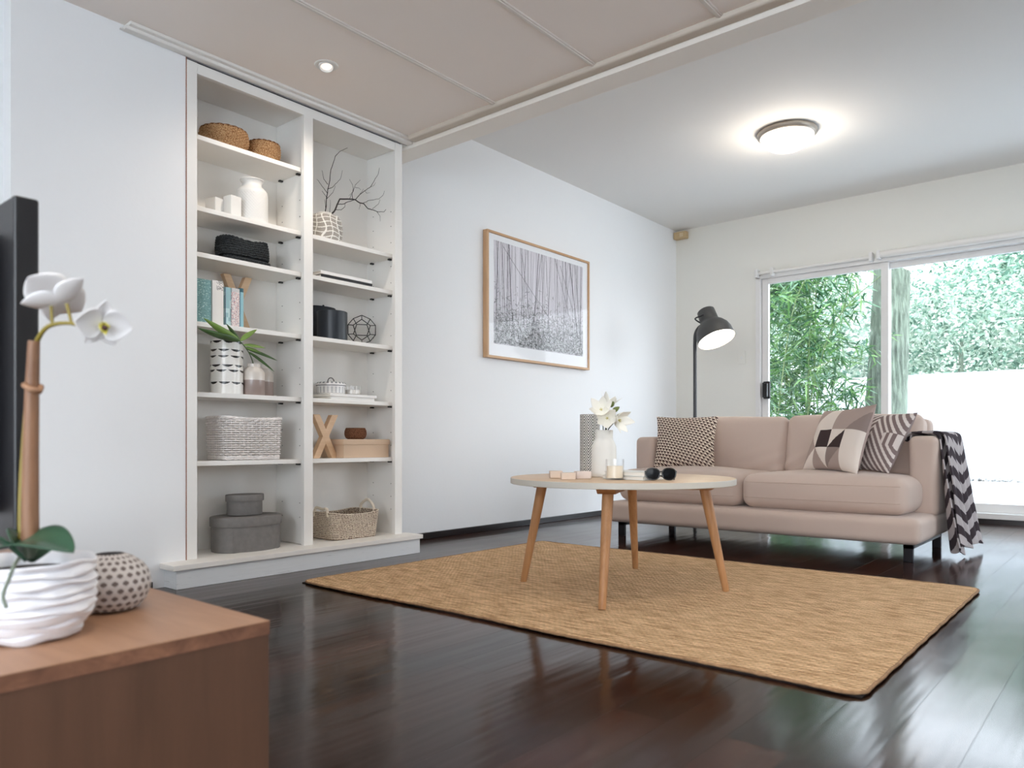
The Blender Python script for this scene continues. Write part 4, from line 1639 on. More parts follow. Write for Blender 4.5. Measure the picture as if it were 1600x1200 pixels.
# sunglasses
t = thing('sunglasses', (2.478, 1.362, TZ), 'black sunglasses with dark lenses lying folded on the table', 'sunglasses', rotz=radians(-54))
t.scale = (0.86, 0.86, 0.86)
M_sg = mat('black_acetate', (12, 12, 14), 0.12, coat=0.6)
M_lens = mat('smoked_lens', (12, 13, 16), 0.12, spec=0.12)
for s in (-1, 1):
    cx = s * 0.0345
    rim = []
    for i in range(36):
        a = 2 * pi * i / 36
        x = 0.0285 * (abs(cos(a)) ** 0.85) * (1 if cos(a) > 0 else -1)
        z = 0.0245 * (abs(sin(a)) ** 0.9) * (1 if sin(a) > 0 else -1)
        if z > 0:
            x *= 1.06
        rim.append((cx + x, -0.004 * (abs(cx + x) / 0.06) ** 2 * -1, 0.0285 + z))
    fr_ = MB().tube(rim, 0.0030, 8, closed=True).build('rim', M_sg, t, smooth=True, angle=180)
    mb = MB()
    mb.add([(cx, 0.0005, 0.0285)] + [(a, b_ + 0.0004, c_) for a, b_, c_ in rim], [(0, 1 + i, 1 + (i + 1) % 36) for i in range(36)])
    mb.build('lens', M_lens, fr_, solid=0.0014)
    MB().tube([(s * 0.0635, 0.004, 0.040), (s * 0.0665, 0.012, 0.038), (s * 0.060, 0.022 + 0.006 * (s > 0), 0.030), (s * 0.0, 0.028 + 0.006 * (s > 0), 0.019), (-s * 0.045, 0.028 + 0.006 * (s > 0), 0.010), (-s * 0.062, 0.030, 0.004)],
              [0.0034, 0.0034, 0.0030, 0.0026, 0.003, 0.0036], 8).build('temple', M_sg, t, smooth=True, angle=180)
MB().tube([(-0.008, 0, 0.036), (0, -0.001, 0.039), (0.008, 0, 0.036)], 0.003, 8).build('nose_bridge', M_sg, t, smooth=True)

# ================================================================== SOFA
M_sofa = mat('sofa_linen', (198, 178, 166), 0.9, bump=(420, 0.0007), var=(2.2, 0.03), spec=0.15, sheen=0.15)
M_seam = mat('sofa_seam', (186, 164, 150), 0.9)
SX, SY = 4.55, 1.72
sofa = thing('sofa', (SX, SY, 0), 'two-seater taupe fabric sofa with deep base and slim arms', 'sofa')


def sbox(name, x0, x1, y0, y1, z0, z1, r, puff=(0, 0, 0), n=20, disp=None, parent=None):
    mb = MB()
    softbox(mb, x0 - SX, x1 - SX, y0 - SY, y1 - SY, z0, z1, r, puff, n, disp=disp)
    return mb.build(name, M_sofa, parent or sofa, smooth=True, angle=180)


sbox('sofa_base', 4.05, 5.04, 0.828, 2.622, 0.092, 0.222, 0.035, (0.006, 0.004, 0.008), 26)
sbox('armrest', 4.45, 5.04, 0.825, 0.965, 0.20, 0.630, 0.035, (0.006, 0.004, 0.004))
sbox('armrest', 4.45, 5.04, 2.505, 2.645, 0.20, 0.630, 0.035, (0.006, 0.004, 0.004))
sbox('back_frame', 4.915, 5.045, 0.95, 2.51, 0.20, 0.735, 0.04, (0.004, 0.0, 0.004))


def seat_disp(p, n):
    return Vector((0, 0, 0.003 * sin(p.y * 9 + 1) * sin(p.x * 7) * (n[2] > 0.2)))


for (ya, yb, q) in ((0.905, 1.765, 0.0), (1.775, 2.590, 0.004)):
    # cushions wrap in front of the arms on the outer side
    c = sbox('seat_cushion', 4.135, 4.76, ya, yb, 0.226, 0.412 + q, 0.058, (0.022, 0.012, 0.030), 30, disp=seat_disp)
    if ya < 1:
        pass
    L = []
    yy0, yy1 = ya - SY - 0.002, yb - SY + 0.002
    for zc in (0.286, 0.372):
        pts = []
        xf = 4.135 - SX
        for i in range(41):
            s = i / 40
            y = yy0 + 0.03 + (yy1 - yy0 - 0.06) * s
            nn = (y - (yy0 + yy1) / 2) / ((yy1 - yy0) / 2)
            zz = ((zc - 0.319) / 0.093)
            bulge = 0.022 * (1 - nn ** 2) * (1 - zz ** 2)
            rr = 0.058
            dy = max(0, abs(y - (yy0 + yy1) / 2) - ((yy1 - yy0) / 2 - rr))
            dz = max(0, abs(zc - 0.319) - (0.093 - rr))
            off = rr - sqrt(max(1e-6, rr * rr - dy * dy - dz * dz)) if dy * dy + dz * dz < rr * rr else rr
            pts.append((xf - bulge + off - 0.0003, y, zc))
        MB().tube(pts, 0.0018, 6).build('seam', M_seam, c, smooth=True, angle=180)


def back_cushion(ya, yb, jy):
    """leaning back cushion with pulled folds towards the seam between the two"""
    tilt = Matrix.Translation(Vector((4.70 - SX, 0, 0.40))) @ Matrix.Rotation(radians(14), 4, 'Y') @ Matrix.Translation(Vector((-(4.70 - SX), 0, -0.40)))

    def disp(p, n):
        s = (p.y - (jy - SY - (ya + yb) / 2 + 0)) if True else 0
        e = max(0.0, n[1] * (1 if jy > (ya + yb) / 2 else -1))
        low = max(0, -n[2] + 0.1)
        f = e ** 2 * 0.013 * sin(p.z * 75 + p.y * 30) * low
        g = 0.004 * sin(p.y * 14 + p.z * 11)
        return Vector((-(f + g) * (1 if n[0] < 0 else 0), 0, 0.003 * sin(p.y * 8)))
    mb = MB()
    softbox(mb, 4.69 - SX, 4.865 - SX, ya - SY, yb - SY, 0.395, 0.782, 0.050, (0.038, 0.006, 0.008), 34, M=tilt, disp=disp)
    return mb.build('back_cushion', M_sofa, sofa, smooth=True, angle=180)


back_cushion(0.962, 1.730, 1.73)
back_cushion(1.733, 2.508, 1.73)
for (yc) in (0.895, 2.555):
    mb = MB()
    mb.box(4.13 - SX, 4.155 - SX, yc - 0.022 - SY, yc + 0.022 - SY, 0.0, 0.094)
    mb.box(4.80 - SX, 4.825 - SX, yc - 0.022 - SY, yc + 0.022 - SY, 0.0, 0.094)
    mb.box(4.13 - SX, 4.825 - SX, yc - 0.022 - SY, yc + 0.022 - SY, 0.066, 0.0935)
    mb.build('leg', mat('dark_steel', (40, 38, 40), 0.35, metal=0.8), sofa, bevel=0.002)

# ------------------------------------------------------------------ scatter cushions
M_cush = mat('woven_cover', (255, 255, 255), 0.9, bump=(500, 0.0006), attr=True, spec=0.1)


def pillow(name, bl, br, tr, tl, thick, colf, back, label, nres=110, front=1):
    bl, br, tr, tl = [Vector(q) for q in (bl, br, tr, tl)]
    c = (bl + br + tr + tl) / 4
    nrm = (br - bl).cross(tl - bl).normalized() * front
    t = thing(name, c, label, 'cushion', 'scatter cushions on the sofa')

    def surf(sgn):
        def fn(u, v):
            # edges curve inwards a little between the corners
            a, b_ = u * 2 - 1, v * 2 - 1
            pu = a * (1 - 0.085 * (1 - b_ * b_)) * 0.5 + 0.5
            pv = b_ * (1 - 0.085 * (1 - a * a)) * 0.5 + 0.5
            q = bl * (1 - pu) * (1 - pv) + br * pu * (1 - pv) + tr * pu * pv + tl * (1 - pu) * pv
            h = ((1 - a ** 4) * (1 - b_ ** 4)) ** 0.55 * (1 - 0.12 * (a * a + b_ * b_))
            wr = 0.0025 * sin(a * 9 + b_ * 5) * (1 - a * a) * (1 - b_ * b_)
            return q - c + nrm * (sgn * thick * 0.5 * h + wr)
        return fn
    MB().grid(nres, nres, surf(1), colfn=colf).build('cushion_front', M_cush, t, smooth=True, angle=180)
    MB().grid(40, 40, surf(-1), colfn=lambda u, v: back).build('cushion_back', M_cush, t, smooth=True, angle=180)
    return t


def hound(u, v):
    # rows of dark slanted dashes on cream
    x, y = u * 17, v * 19
    p = x - y * 0.0
    row_ = int(math.floor(y + x * 0.30))
    fy = (y + x * 0.30) % 1.0
    fx = (x + (0.5 if row_ % 2 else 0.0) + fy * 0.5) % 1.0
    return (74, 52, 48) if (fy < 0.56 and fx < 0.78) or (fy >= 0.56 and fx < 0.22) else (232, 216, 200)


pillow('cushion', (4.42, 2.485, 0.427), (4.43, 2.055, 0.427), (4.60, 2.110, 0.765), (4.60, 2.560, 0.772), 0.13, hound, (200, 186, 172), 'brown and cream dash-woven cushion against the arm by the white wall', 210, front=1)

T_CREAM, T_TAUPE, T_DARK, T_MID = (222, 210, 200), (168, 150, 142), (66, 54, 54), (142, 126, 120)


def tri_col(u, v):
    x, y = u * 4, v * 3.4
    i, j = int(x), int(y)
    fx, fy = x - i, y - j
    tbl = {
        (0, 0): (T_TAUPE, T_CREAM, 1), (1, 0): (T_CREAM, T_TAUPE, 0), (2, 0): (T_MID, T_TAUPE, 1), (3, 0): (T_CREAM, T_CREAM, 0),
        (0, 1): (T_CREAM, T_TAUPE, 0), (1, 1): (T_DARK, T_DARK, 1), (2, 1): (T_CREAM, T_DARK, 1), (3, 1): (T_CREAM, T_CREAM, 1),
        (0, 2): (T_TAUPE, T_CREAM, 1), (1, 2): (T_CREAM, T_CREAM, 1), (2, 2): (T_TAUPE, T_TAUPE, 0), (3, 2): (T_TAUPE, T_MID, 1),
        (0, 3): (T_CREAM, T_TAUPE, 1), (1, 3): (T_TAUPE, T_CREAM, 1), (2, 3): (T_TAUPE, T_TAUPE, 0), (3, 3): (T_TAUPE, T_TAUPE, 1)}
    a, b_, d = tbl.get((min(i, 3), min(j, 3)))
    below = (fx + fy < 1) if d == 0 else (fy < fx)
    return b_ if below else a


pillow('cushion', (4.47, 1.530, 0.432), (4.245, 1.165, 0.425), (4.435, 1.115, 0.805), (4.630, 1.455, 0.782), 0.135, tri_col, (176, 158, 150), 'cushion patterned with cream, taupe and dark brown triangles', 130, front=1)


def knit(u, v):
    x, y = u * 2 - 1, v * 2 - 1
    s = (abs(x) * 0.9 + y * 0.75) * 5.2
    if abs(y) < 0.2 and abs(x) > 0.5:
        s = x * 5
    return (128, 112, 110) if s % 1.0 < 0.55 else (214, 204, 198)


pillow('cushion', (4.560, 1.345, 0.432), (4.345, 1.035, 0.430), (4.520, 0.930, 0.758), (4.700, 1.250, 0.762), 0.12, knit, (150, 136, 132), 'taupe and white chevron knit cushion against the throw-covered arm', 130, front=1)

# ------------------------------------------------------------------ throw over the right arm
M_throw = mat('throw_weave', (255, 255, 255), 0.92, bump=(380, 0.0007), attr=True, spec=0.1)


def throw_mesh(xa, xb, W_, yoff, nw, nv, seed, startin, zend, flare, lean, rip):
    """cloth sheet: from inside the arm, over its top, down its outer side to the floor"""
    path = bez([(0.975, 0.63 - startin), (0.968, 0.625), (0.945, 0.648), (0.895, 0.655), (0.845, 0.650), (0.808, 0.625), (0.795, 0.56), (0.785, 0.44), (0.772, 0.30), (0.755, 0.16), (0.735, 0.05), (0.715, zend)], 6) if False else None
    pts = [(0.980, 0.60 - startin), (0.974, 0.622), (0.950, 0.637), (0.895, 0.640), (0.845, 0.638), (0.816, 0.618), (0.806, 0.55), (0.792, 0.42), (0.782, 0.28), (0.768, 0.14), (0.752, zend)]
    P = bez([(a, b_, 0) for a, b_ in pts], 8)
    L = [0]
    for i in range(1, len(P)):
        L.append(L[-1] + (P[i] - P[i - 1]).length)

    def at(s):
        s *= L[-1]
        for i in range(1, len(P)):
            if s <= L[i] + 1e-9:
                return P[i - 1].lerp(P[i], (s - L[i - 1]) / max(1e-9, L[i] - L[i - 1])), s
        return P[-1], s

    def fn(u, v):
        q, s = at(v)
        down = max(0.0, 0.62 - q.y) / 0.6      # 0 on the arm, 1 at the hem
        x = xa + (xb - xa) * u + lean * down
        fold = 0.5 + 0.5 * sin(u * rip * 2 * pi + seed + 0.6 * sin(v * 5))
        y = q.x - yoff - down * (flare * (0.35 + 0.65 * u) + 0.046 * fold) - 0.006 * fold
        z = q.y + 0.014 * fold * max(0.0, 1 - down * 6)
        z += 0.02 * down * (1 - u) + 0.012 * down * sin(u * 9 + seed)
        x += 0.010 * down * sin(v * 9 + seed)
        return (x - 4.7, y - 0.85, z)

    def colfn(u, v):
        s = v * L[-1]
        w = u * W_
        k = (w / 0.15) % 1.0
        tri = abs(k - 0.5) * 2
        return (64, 56, 60) if ((s + tri * 0.055) / 0.105) % 1.0 < 0.5 else (176, 168, 168)
    return MB().grid(nw, nv, fn, colfn=colfn)


thr = thing('throw_blanket', (4.7, 0.85, 0), 'grey chevron throw blanket draped over the sofa arm by the glass door', 'blanket')
throw_mesh(4.515, 4.985, 0.62, 0.006, 190, 300, 0.7, 0.02, 0.035, 0.012, -0.09, 3.2).build('throw_cloth', M_throw, thr, smooth=True, angle=180, solid=0.008)
throw_mesh(4.490, 4.62, 0.20, -0.012, 60, 260, 2.2, 0.0, 0.02, 0.0, -0.085, 1.0).build('folded_layer', M_throw, thr, smooth=True, angle=180, solid=0.008)

# ================================================================== FLOOR LAMP
M_lamp = mat('charcoal_lacquer', (66, 66, 66), 0.5)
LX, LY = 5.30, 2.622
t = thing('floor_lamp', (LX, LY, 0), 'dark grey floor lamp with bell shade standing behind the sofa', 'floor lamp')
MB().lathe([(0, 0), (0.145, 0), (0.15, 0.004), (0.15, 0.016), (0.14, 0.022), (0.02, 0.024), (0, 0.024)], 56, close=False).build('lamp_base', M_lamp, t, smooth=True, angle=40)
# shade axis
cen = Vector((5.288 - LX, 2.441 - LY, 1.362))
dv = Vector((-0.15, -0.413, -0.89)).normalized()
capp = cen - dv * 0.262
pole = bez([(0, 0, 0.02), (0, 0, 0.6), (0, 0, 1.2), (0, 0, 1.36), (0.0, -0.006, 1.425), (0.006, -0.03, 1.468), (0.015, -0.062, 1.488)], 8)
MB().tube(pole, 0.0135, 14).build('pole', mat('dark_pole', (42, 42, 46), 0.35), t, smooth=True, angle=180)
rot = Vector((0, 0, -1)).rotation_difference(dv).to_matrix().to_4x4()
Ms = Matrix.Translation(capp) @ rot
prof = [(0.0, 0.0), (0.058, -0.001), (0.066, -0.008), (0.070, -0.095), (0.072, -0.105), (0.098, -0.128), (0.122, -0.162), (0.135, -0.200), (0.141, -0.262)]
mb = MB().lathe([(0, 0)] + [(r, z) for r, z in prof[1:]], 64, close=False)
mb.v = [tuple(Ms @ Vector(p)) for p in mb.v]
sh = mb.build('lamp_shade', M_lamp, t, smooth=True, angle=50)
mb = MB().lathe([(0.0, -0.10), (0.066, -0.108), (0.094, -0.131), (0.118, -0.164), (0.131, -0.202), (0.1375, -0.262), (0.141, -0.262)], 64, close=False)
mb.v = [tuple(Ms @ Vector(p)) for p in mb.v]
mb.build('shade_lining', mat('white_lining', (222, 218, 208), 0.5), sh, smooth=True, angle=60)
mb = MB().lathe([(0, -0.105), (0.018, -0.11), (0.022, -0.13), (0.034, -0.155), (0.036, -0.175), (0.028, -0.197), (0, -0.207)], 32, close=False)
mb.v = [tuple(Ms @ Vector(p)) for p in mb.v]
mb.build('bulb', emit_mat('bulb_glow', (255, 248, 232), 2.5), sh, smooth=True, angle=180)
bl_ = lamp('floor_lamp_bulb', 'POINT', Vector((LX, LY, 0)) + (Ms @ Vector((0, 0, -0.225))), 1.1, (1.0, 0.93, 0.82), shadow_soft_size=0.03)
# yoke joining shade neck and pole
pv = Vector((0.015, -0.062, 1.488))
for s in (-1, 1):
    side = (Ms.to_3x3() @ Vector((1, 0, 0))).normalized()
    a_ = capp + dv * 0.06 + side * 0.071 * s
    mid = (a_ + pv) / 2 + Vector((0.0, 0.05, 0.0)) + side * 0.035 * s
    MB().tube(bez([a_, a_ + side * 0.008 * s + Vector((0, 0.02, -0.012)), mid, pv], 8), 0.0055, 8).build('yoke', mat('dark_pole', (42, 42, 46), 0.35), t, smooth=True, angle=180)

# ================================================================== FRAMED PRINT
M_frame = wood_mat('frame_oak', (186, 146, 108), (208, 170, 132), 0.45, (1, 12, 12), 'X')
ax0, ax1, az0, az1 = 3.735, 4.945, 1.165, 2.020
AYF = YL
t = thing('framed_print', ((ax0 + ax1) / 2, AYF, (az0 + az1) / 2), 'framed monochrome print of a bamboo thicket on the white wall', 'picture')
hw, hh2 = (ax1 - ax0) / 2, (az1 - az0) / 2
fd, fw = 0.042, 0.016
box('frame_rail', -hw, hw, -fd, -0.002, hh2 - fw, hh2, M_frame, t, bevel=0.001)
box('frame_rail', -hw, hw, -fd, -0.002, -hh2, -hh2 + fw, M_frame, t, bevel=0.001)
M_frame2 = wood_mat('frame_oak_v', (186, 146, 108), (208, 170, 132), 0.45, (1, 12, 12), 'Z')
box('frame_stile', -hw, -hw + fw, -fd, -0.002, -hh2 + fw, hh2 - fw, M_frame2, t, bevel=0.001)
box('frame_stile', hw - fw, hw, -fd, -0.002, -hh2 + fw, hh2 - fw, M_frame2, t, bevel=0.001)
box('mount_board', -hw + fw, hw - fw, -fd + 0.012, -fd + 0.016, -hh2 + fw, hh2 - fw, mat('mount_white', (238, 240, 243), 0.7), t)
# the print itself
IW, IH = 460, 320
img = np.zeros((IH, IW, 3), dtype=np.float32)
yy_, xx_ = np.mgrid[0:IH, 0:IW]
ny = yy_ / IH
base = np.stack([0.84 + 0.05 * ny, 0.83 + 0.045 * ny, 0.86 + 0.04 * ny], -1)
img[:] = base
r2 = np.random.default_rng(11)


def stroke(x0, y0, x1, y1, w, shade, alpha):
    n = int(max(abs(x1 - x0), abs(y1 - y0)) * 1.5) + 2
    tt = np.linspace(0, 1, n)
    bow = r2.normal(0, 2.0)
    xs = x0 + (x1 - x0) * tt + bow * np.sin(pi * tt)
    ys = y0 + (y1 - y0) * tt
    for dx in np.arange(-w / 2, w / 2 + 0.01, 0.6):
        xi = (xs + dx).astype(int)
        yi = ys.astype(int)
        ok = (xi >= 0) & (xi < IW) & (yi >= 0) & (yi < IH)
        xi, yi = xi[ok], yi[ok]
        img[yi, xi] = img[yi, xi] * (1 - alpha) + np.array(shade) * alpha


for i in range(150):      # far stems
    x = r2.uniform(0, IW)
    sh_ = r2.uniform(0.55, 0.72)
    stroke(x, 0, x + r2.normal(0, 14), IH, r2.uniform(0.6, 2), (sh_, sh_ * 0.98, sh_ * 1.03), 0.25)
for i in range(46):       # nearer stems
    x = r2.uniform(0, IW)
    sh_ = r2.uniform(0.30, 0.52)
    stroke(x, r2.uniform(0, 40), x + r2.normal(0, 22), IH, r2.uniform(0.6, 2.2), (sh_, sh_ * 0.98, sh_ * 1.05), 0.42)
for a in ((70, IH, 95, 0, 3), (66, IH, 60, 60, 2), (215, IH, 175, 0, 2.4), (40, 310, 300, 90, 1.2), (330, 300, 440, 80, 1.6), (380, IH, 430, 60, 2.6), (300, IH, 420, 40, 1.3), (448, IH, 440, 10, 3), (20, IH, 8, 0, 2.4), (130, 300, 170, 60, 1.3)):
    stroke(a[0], a[1], a[2], a[3], a[4], (0.26, 0.25, 0.28), 0.55)
for i in range(5200):     # undergrowth, thick towards the bottom
    y = abs(r2.normal(0, 0.20)) * IH
    if y > IH * 0.62:
        continue
    x = r2.uniform(0, IW)
    an = r2.uniform(0, pi)
    L_ = r2.uniform(4, 16)
    k = r2.random()
    sh_ = r2.uniform(0.66, 0.86) if k > 0.55 else r2.uniform(0.10, 0.42)
    stroke(x, y, x + L_ * cos(an), y + L_ * sin(an) * 0.8, 0.8, (sh_ * 0.97, sh_ * 0.99, sh_ * 1.0), 0.6)
img = np.clip(img, 0, 1)
pw, phh = 1.055, 0.700
pz = 0.022
mb = MB()
me = bpy.data.meshes.new('print')
gx = np.linspace(-pw / 2, pw / 2, IW + 1)
gz = np.linspace(-phh / 2 + pz, phh / 2 + pz, IH + 1)
GX, GZ = np.meshgrid(gx, gz)
vv = np.stack([GX.ravel(), np.full(GX.size, -fd + 0.0115), GZ.ravel()], -1)
a = (np.arange(IH)[:, None] * (IW + 1) + np.arange(IW)[None, :]).ravel()
ff = np.stack([a, a + 1, a + IW + 2, a + IW + 1], -1)
me.vertices.add(len(vv))
me.vertices.foreach_set('co', vv.ravel())
me.loops.add(ff.size)
me.loops.foreach_set('vertex_index', ff.ravel().astype(np.int32))
me.polygons.add(len(ff))
me.polygons.foreach_set('loop_start', np.arange(0, ff.size, 4, dtype=np.int32))
me.polygons.foreach_set('loop_total', np.full(len(ff), 4, dtype=np.int32))
me.update(calc_edges=True)
ca = me.color_attributes.new('Col', 'FLOAT_COLOR', 'CORNER')
li = np.where(img > 0.04045, ((img + 0.055) / 1.055) ** 2.4, img / 12.92).reshape(-1, 3)
li = np.concatenate([li, np.ones((len(li), 1))], 1)
ca.data.foreach_set('color', np.repeat(li, 4, axis=0).astype(np.float32).ravel())
new_obj('print', me, mat('print_ink', (255, 255, 255), 0.6, attr=True), t)
box('glazing', -hw + fw, hw - fw, -fd + 0.003, -fd + 0.005, -hh2 + fw, hh2 - fw, M_glass_ar, t)

# ================================================================== FOREGROUND: CABINET, TV, POTS
M_teak = wood_mat('cabinet_top_wood', (150, 112, 86), (166, 128, 100), 0.42, (1.0, 9, 9), 'Y')
M_teak_shade = wood_mat('cabinet_wood_shaded', (80, 56, 42), (94, 66, 50), 0.5, (0.8, 9, 9), 'Z')  # same timber as the top, darkened: the face's shade is in its colour
M_teake = wood_mat('cabinet_edge_wood', (96, 64, 48), (140, 98, 74), 0.5, (6, 1.0, 9), 'X')
UX1, UY0, UT = 0.588, 0.935, 0.35
t = thing('tv_cabinet', (0.36, 1.7, 0), 'warm brown timber cabinet end in the near corner, carrying plant and vase', 'cabinet')
box('cabinet_top', 0.12 - 0.36, UX1 - 0.36, UY0 - 1.7, 2.5 - 1.7, UT - 0.001, UT, M_teak, t)
box('top_panel_edge', 0.12 - 0.36, UX1 - 0.36, UY0 - 1.7 + 0.0005, 2.5 - 1.7, UT - 0.019, UT - 0.001, M_teake, t)
box('end_panel', 0.12 - 0.36, UX1 - 0.001 - 0.36, UY0 + 0.0015 - 1.7, UY0 + 0.022 - 1.7, 0.0, UT - 0.019, M_teak_shade, t)
box('carcass', 0.13 - 0.36, UX1 - 0.02 - 0.36, UY0 + 0.022 - 1.7, 2.48 - 1.7, 0.03, UT - 0.02, M_teak_shade, t)
for k in range(3):
    d0 = UY0 + 0.03 + k * 0.51 - 1.7
    dr = box('drawer_front', UX1 - 0.02 - 0.36, UX1 - 0.002 - 0.36, d0, d0 + 0.50, 0.04, UT - 0.024, M_teak_shade, t, bevel=0.001)

t = thing('television', (0.380, 1.64, UT), 'black flat television seen from behind, standing on the timber cabinet', 'television')
M_tv = mat('tv_black', (14, 14, 18), 0.35)
M_tvb = mat('tv_back', (52, 52, 56), 0.5)
box('tv_panel', -0.020, 0.012, -0.424, 0.42, 0.095, 0.598, M_tv, t, bevel=0.004)
mb = MB()
softbox(mb, -0.075, -0.015, -0.345, 0.345, 0.14, 0.565, 0.035, n=14)
mb.build('rear_housing', M_tvb, t, smooth=True, angle=180)
box('screen', 0.0121, 0.013, -0.41, 0.41, 0.11, 0.585, mat('tv_screen', (8, 8, 10), 0.1), t)
box('stand_neck', -0.03, 0.0, -0.05, 0.05, 0.01, 0.15, M_tv, t, bevel=0.002)
box('stand_foot', -0.10, 0.10, -0.16, 0.16, 0.0, 0.012, M_tv, t, bevel=0.003)

# plant pot
PX, PY = 0.342, 1.095
t = thing('plant_pot', (PX, PY, UT), 'white ridged ceramic plant pot holding the orchid on the cabinet', 'plant pot')
t.scale = (0.88, 0.88, 0.94)


def pot_ring(r, z, n=120, seed=0.0, sharp=0.0):
    out = []
    for i in range(n):
        a = 2 * pi * i / n
        # hand-folded walls: facets that shift from ridge to ridge
        q = 1 + 0.012 * sin(a * 5 + seed) + 0.010 * sin(a * 9 + seed * 2.1)
        zz = z + 0.0018 * sin(a * 4 + seed * 1.7) + 0.001 * sin(a * 7 + seed)
        out.append((r * q * cos(a), r * q * sin(a), zz))
    return out


rings = [pot_ring(0.050, 0.0), pot_ring(0.060, 0.001)]
zz = 0.001
levels = 8
for k in range(levels):
    f0, f1 = k / levels, (k + 1) / levels
    rr = 0.062 + 0.021 * min(1, f0 * 2.6)
    rr1 = 0.062 + 0.021 * min(1, f1 * 2.6)
    z0 = 0.002 + 0.096 * f0
    z1 = 0.002 + 0.096 * f1
    sd = k * 1.9
    rings.append(pot_ring(rr + 0.0026, z0 + (z1 - z0) * 0.12, seed=sd))
    rings.append(pot_ring(rr + 0.0040, z0 + (z1 - z0) * 0.30, seed=sd))
    rings.append(pot_ring(rr1 + 0.0005, z0 + (z1 - z0) * 0.80, seed=sd + 0.5))
    rings.append(pot_ring(rr1 - 0.0028, z0 + (z1 - z0) * 0.96, seed=sd + 0.9))
rings.append(pot_ring(0.0835, 0.0985, seed=15))
rings.append(pot_ring(0.0855, 0.103, seed=15))
rings.append(pot_ring(0.0835, 0.1055, seed=15))
rings.append(pot_ring(0.079, 0.103, seed=15))
rings.append(pot_ring(0.076, 0.085, seed=15))
n = 120
vs, fs = [], []
for r_ in rings:
    vs += r_
for j in range(len(rings) - 1):
    for i in range(n):
        fs.append((j * n + i, j * n + (i + 1) % n, (j + 1) * n + (i + 1) % n, (j + 1) * n + i))
fs.append(tuple(range(n - 1, -1, -1)))
MB().add(vs, fs).build('pot_wall', mat('porcelain', (226, 226, 230), 0.35), t, smooth=True, angle=55)
MB().lathe([(0, 0.090), (0.05, 0.092), (0.077, 0.088)], 40, close=False, wob=lambda a, z: 1 + 0.01 * sin(a * 11)).build('potting_bark', mat('bark_mix', (52, 38, 28), 0.95, bump=(90, 0.006)), t, smooth=True)

# orchid
orc = thing('orchid', (PX, PY, UT + 0.083), 'white flowering orchid tied to a brown cane, in the ridged pot', 'orchid')
OR = Vector((PX, PY, UT + 0.083))


def od(px, py, d):
    r = (px - 800) / 1175
    v = (690 - py) / 1175
    A = radians(40)
    return Vector(((cos(A) + r * sin(A)) * d, (sin(A) - r * cos(A)) * d, 0.6 + v * d)) - OR


M_cane = wood_mat('bamboo_cane', (112, 78, 56), (146, 108, 80), 0.5, (2, 8, 8), 'Z')
M_ostem = mat('orchid_stem', (132, 116, 44), 0.5)
M_oleaf = mat('orchid_leaf', (44, 76, 56), 0.35, var=(12, 0.2))
MB().tube([od(47, 850, 0.972), od(48, 700, 0.975), od(50, 612, 0.976), od(53, 533, 0.976)], [0.0105, 0.0095, 0.0085, 0.007], 14).build('cane', M_cane, orc, smooth=True, angle=60)
MB().tube([od(38, 602, 0.966), od(47, 608, 0.962), od(62, 611, 0.968), od(64, 605, 0.98), od(50, 600, 0.99), od(38, 602, 0.966)], [0.004] * 6, 8).build('tie_clip', mat('tie_tan', (150, 112, 84), 0.6), orc, smooth=True, angle=180)
stem_pts = bez([od(34, 860, 0.985), od(34, 780, 0.985), od(38, 700, 0.985), od(44, 620, 0.99), od(54, 550, 0.985), od(62, 525, 0.975), od(78, 509, 0.968), od(108, 505, 0.966), od(138, 514, 0.962)], 8)
MB().tube(stem_pts, [0.0046 - 0.0025 * i / len(stem_pts) for i in range(len(stem_pts))], 10).build('flower_stem', M_ostem, orc, smooth=True, angle=180)

M_opet = mat('orchid_petal', (236, 234, 234), 0.55)
M_olip = mat('orchid_lip', (200, 190, 80), 0.5)
M_odark = mat('orchid_dark', (60, 24, 24), 0.5)


def orchid_bloom(c, axis, up, R, k_=1.0):
    """five broad petals round a small lip; axis is where the flower faces"""
    axis = Vector(axis).normalized()
    up = (Vector(up) - axis * Vector(up).dot(axis)).normalized()
    side = axis.cross(up)
    bloom = MB()
    for an, L, w in ((90, 0.95, 0.75), (0, 1.05, 1.25), (180, 1.05, 1.25), (-55, 0.95, 0.72), (-125, 0.95, 0.72)):
        a = radians(an)
        d = side * cos(a) + up * sin(a)
        s = axis.cross(d)
        off = axis * (0.003 if an in (0, 180) else 0)
        petal(bloom, c + off, d + axis * 0.12, s, axis, R * L, R * w, 0.10 * k_, n=14, m=10, tip=0.72)
    o = bloom.build('bloom', M_opet, orc, smooth=True, angle=180, solid=0.0009)
    lip = MB()
    petal(lip, c + axis * 0.004, -up * 0.6 + axis * 0.8, side, axis, R * 0.50, R * 0.34, 0.15)
    petal(lip, c + axis * 0.004, side * 0.5 + axis * 0.8 - up * 0.1, up, axis, R * 0.30, R * 0.22, 0.3)
    petal(lip, c + axis * 0.004, -side * 0.5 + axis * 0.8 - up * 0.1, up, axis, R * 0.30, R * 0.22, 0.3)
    l = lip.build('lip', M_olip, o, smooth=True, angle=180, solid=0.001)
    MB().lathe([(0, -0.003), (0.004, 0), (0.003, 0.004), (0, 0.005)], 12, c=tuple(c + axis * R * 0.42 - up * R * 0.12), close=False).build('column', M_odark, o, smooth=True)
    return o


VF = Vector((cos(radians(40)), sin(radians(40)), 0))   # away from the room's near side
RT = Vector((sin(radians(40)), -cos(radians(40)), 0))
UPV = Vector((0, 0, 1))
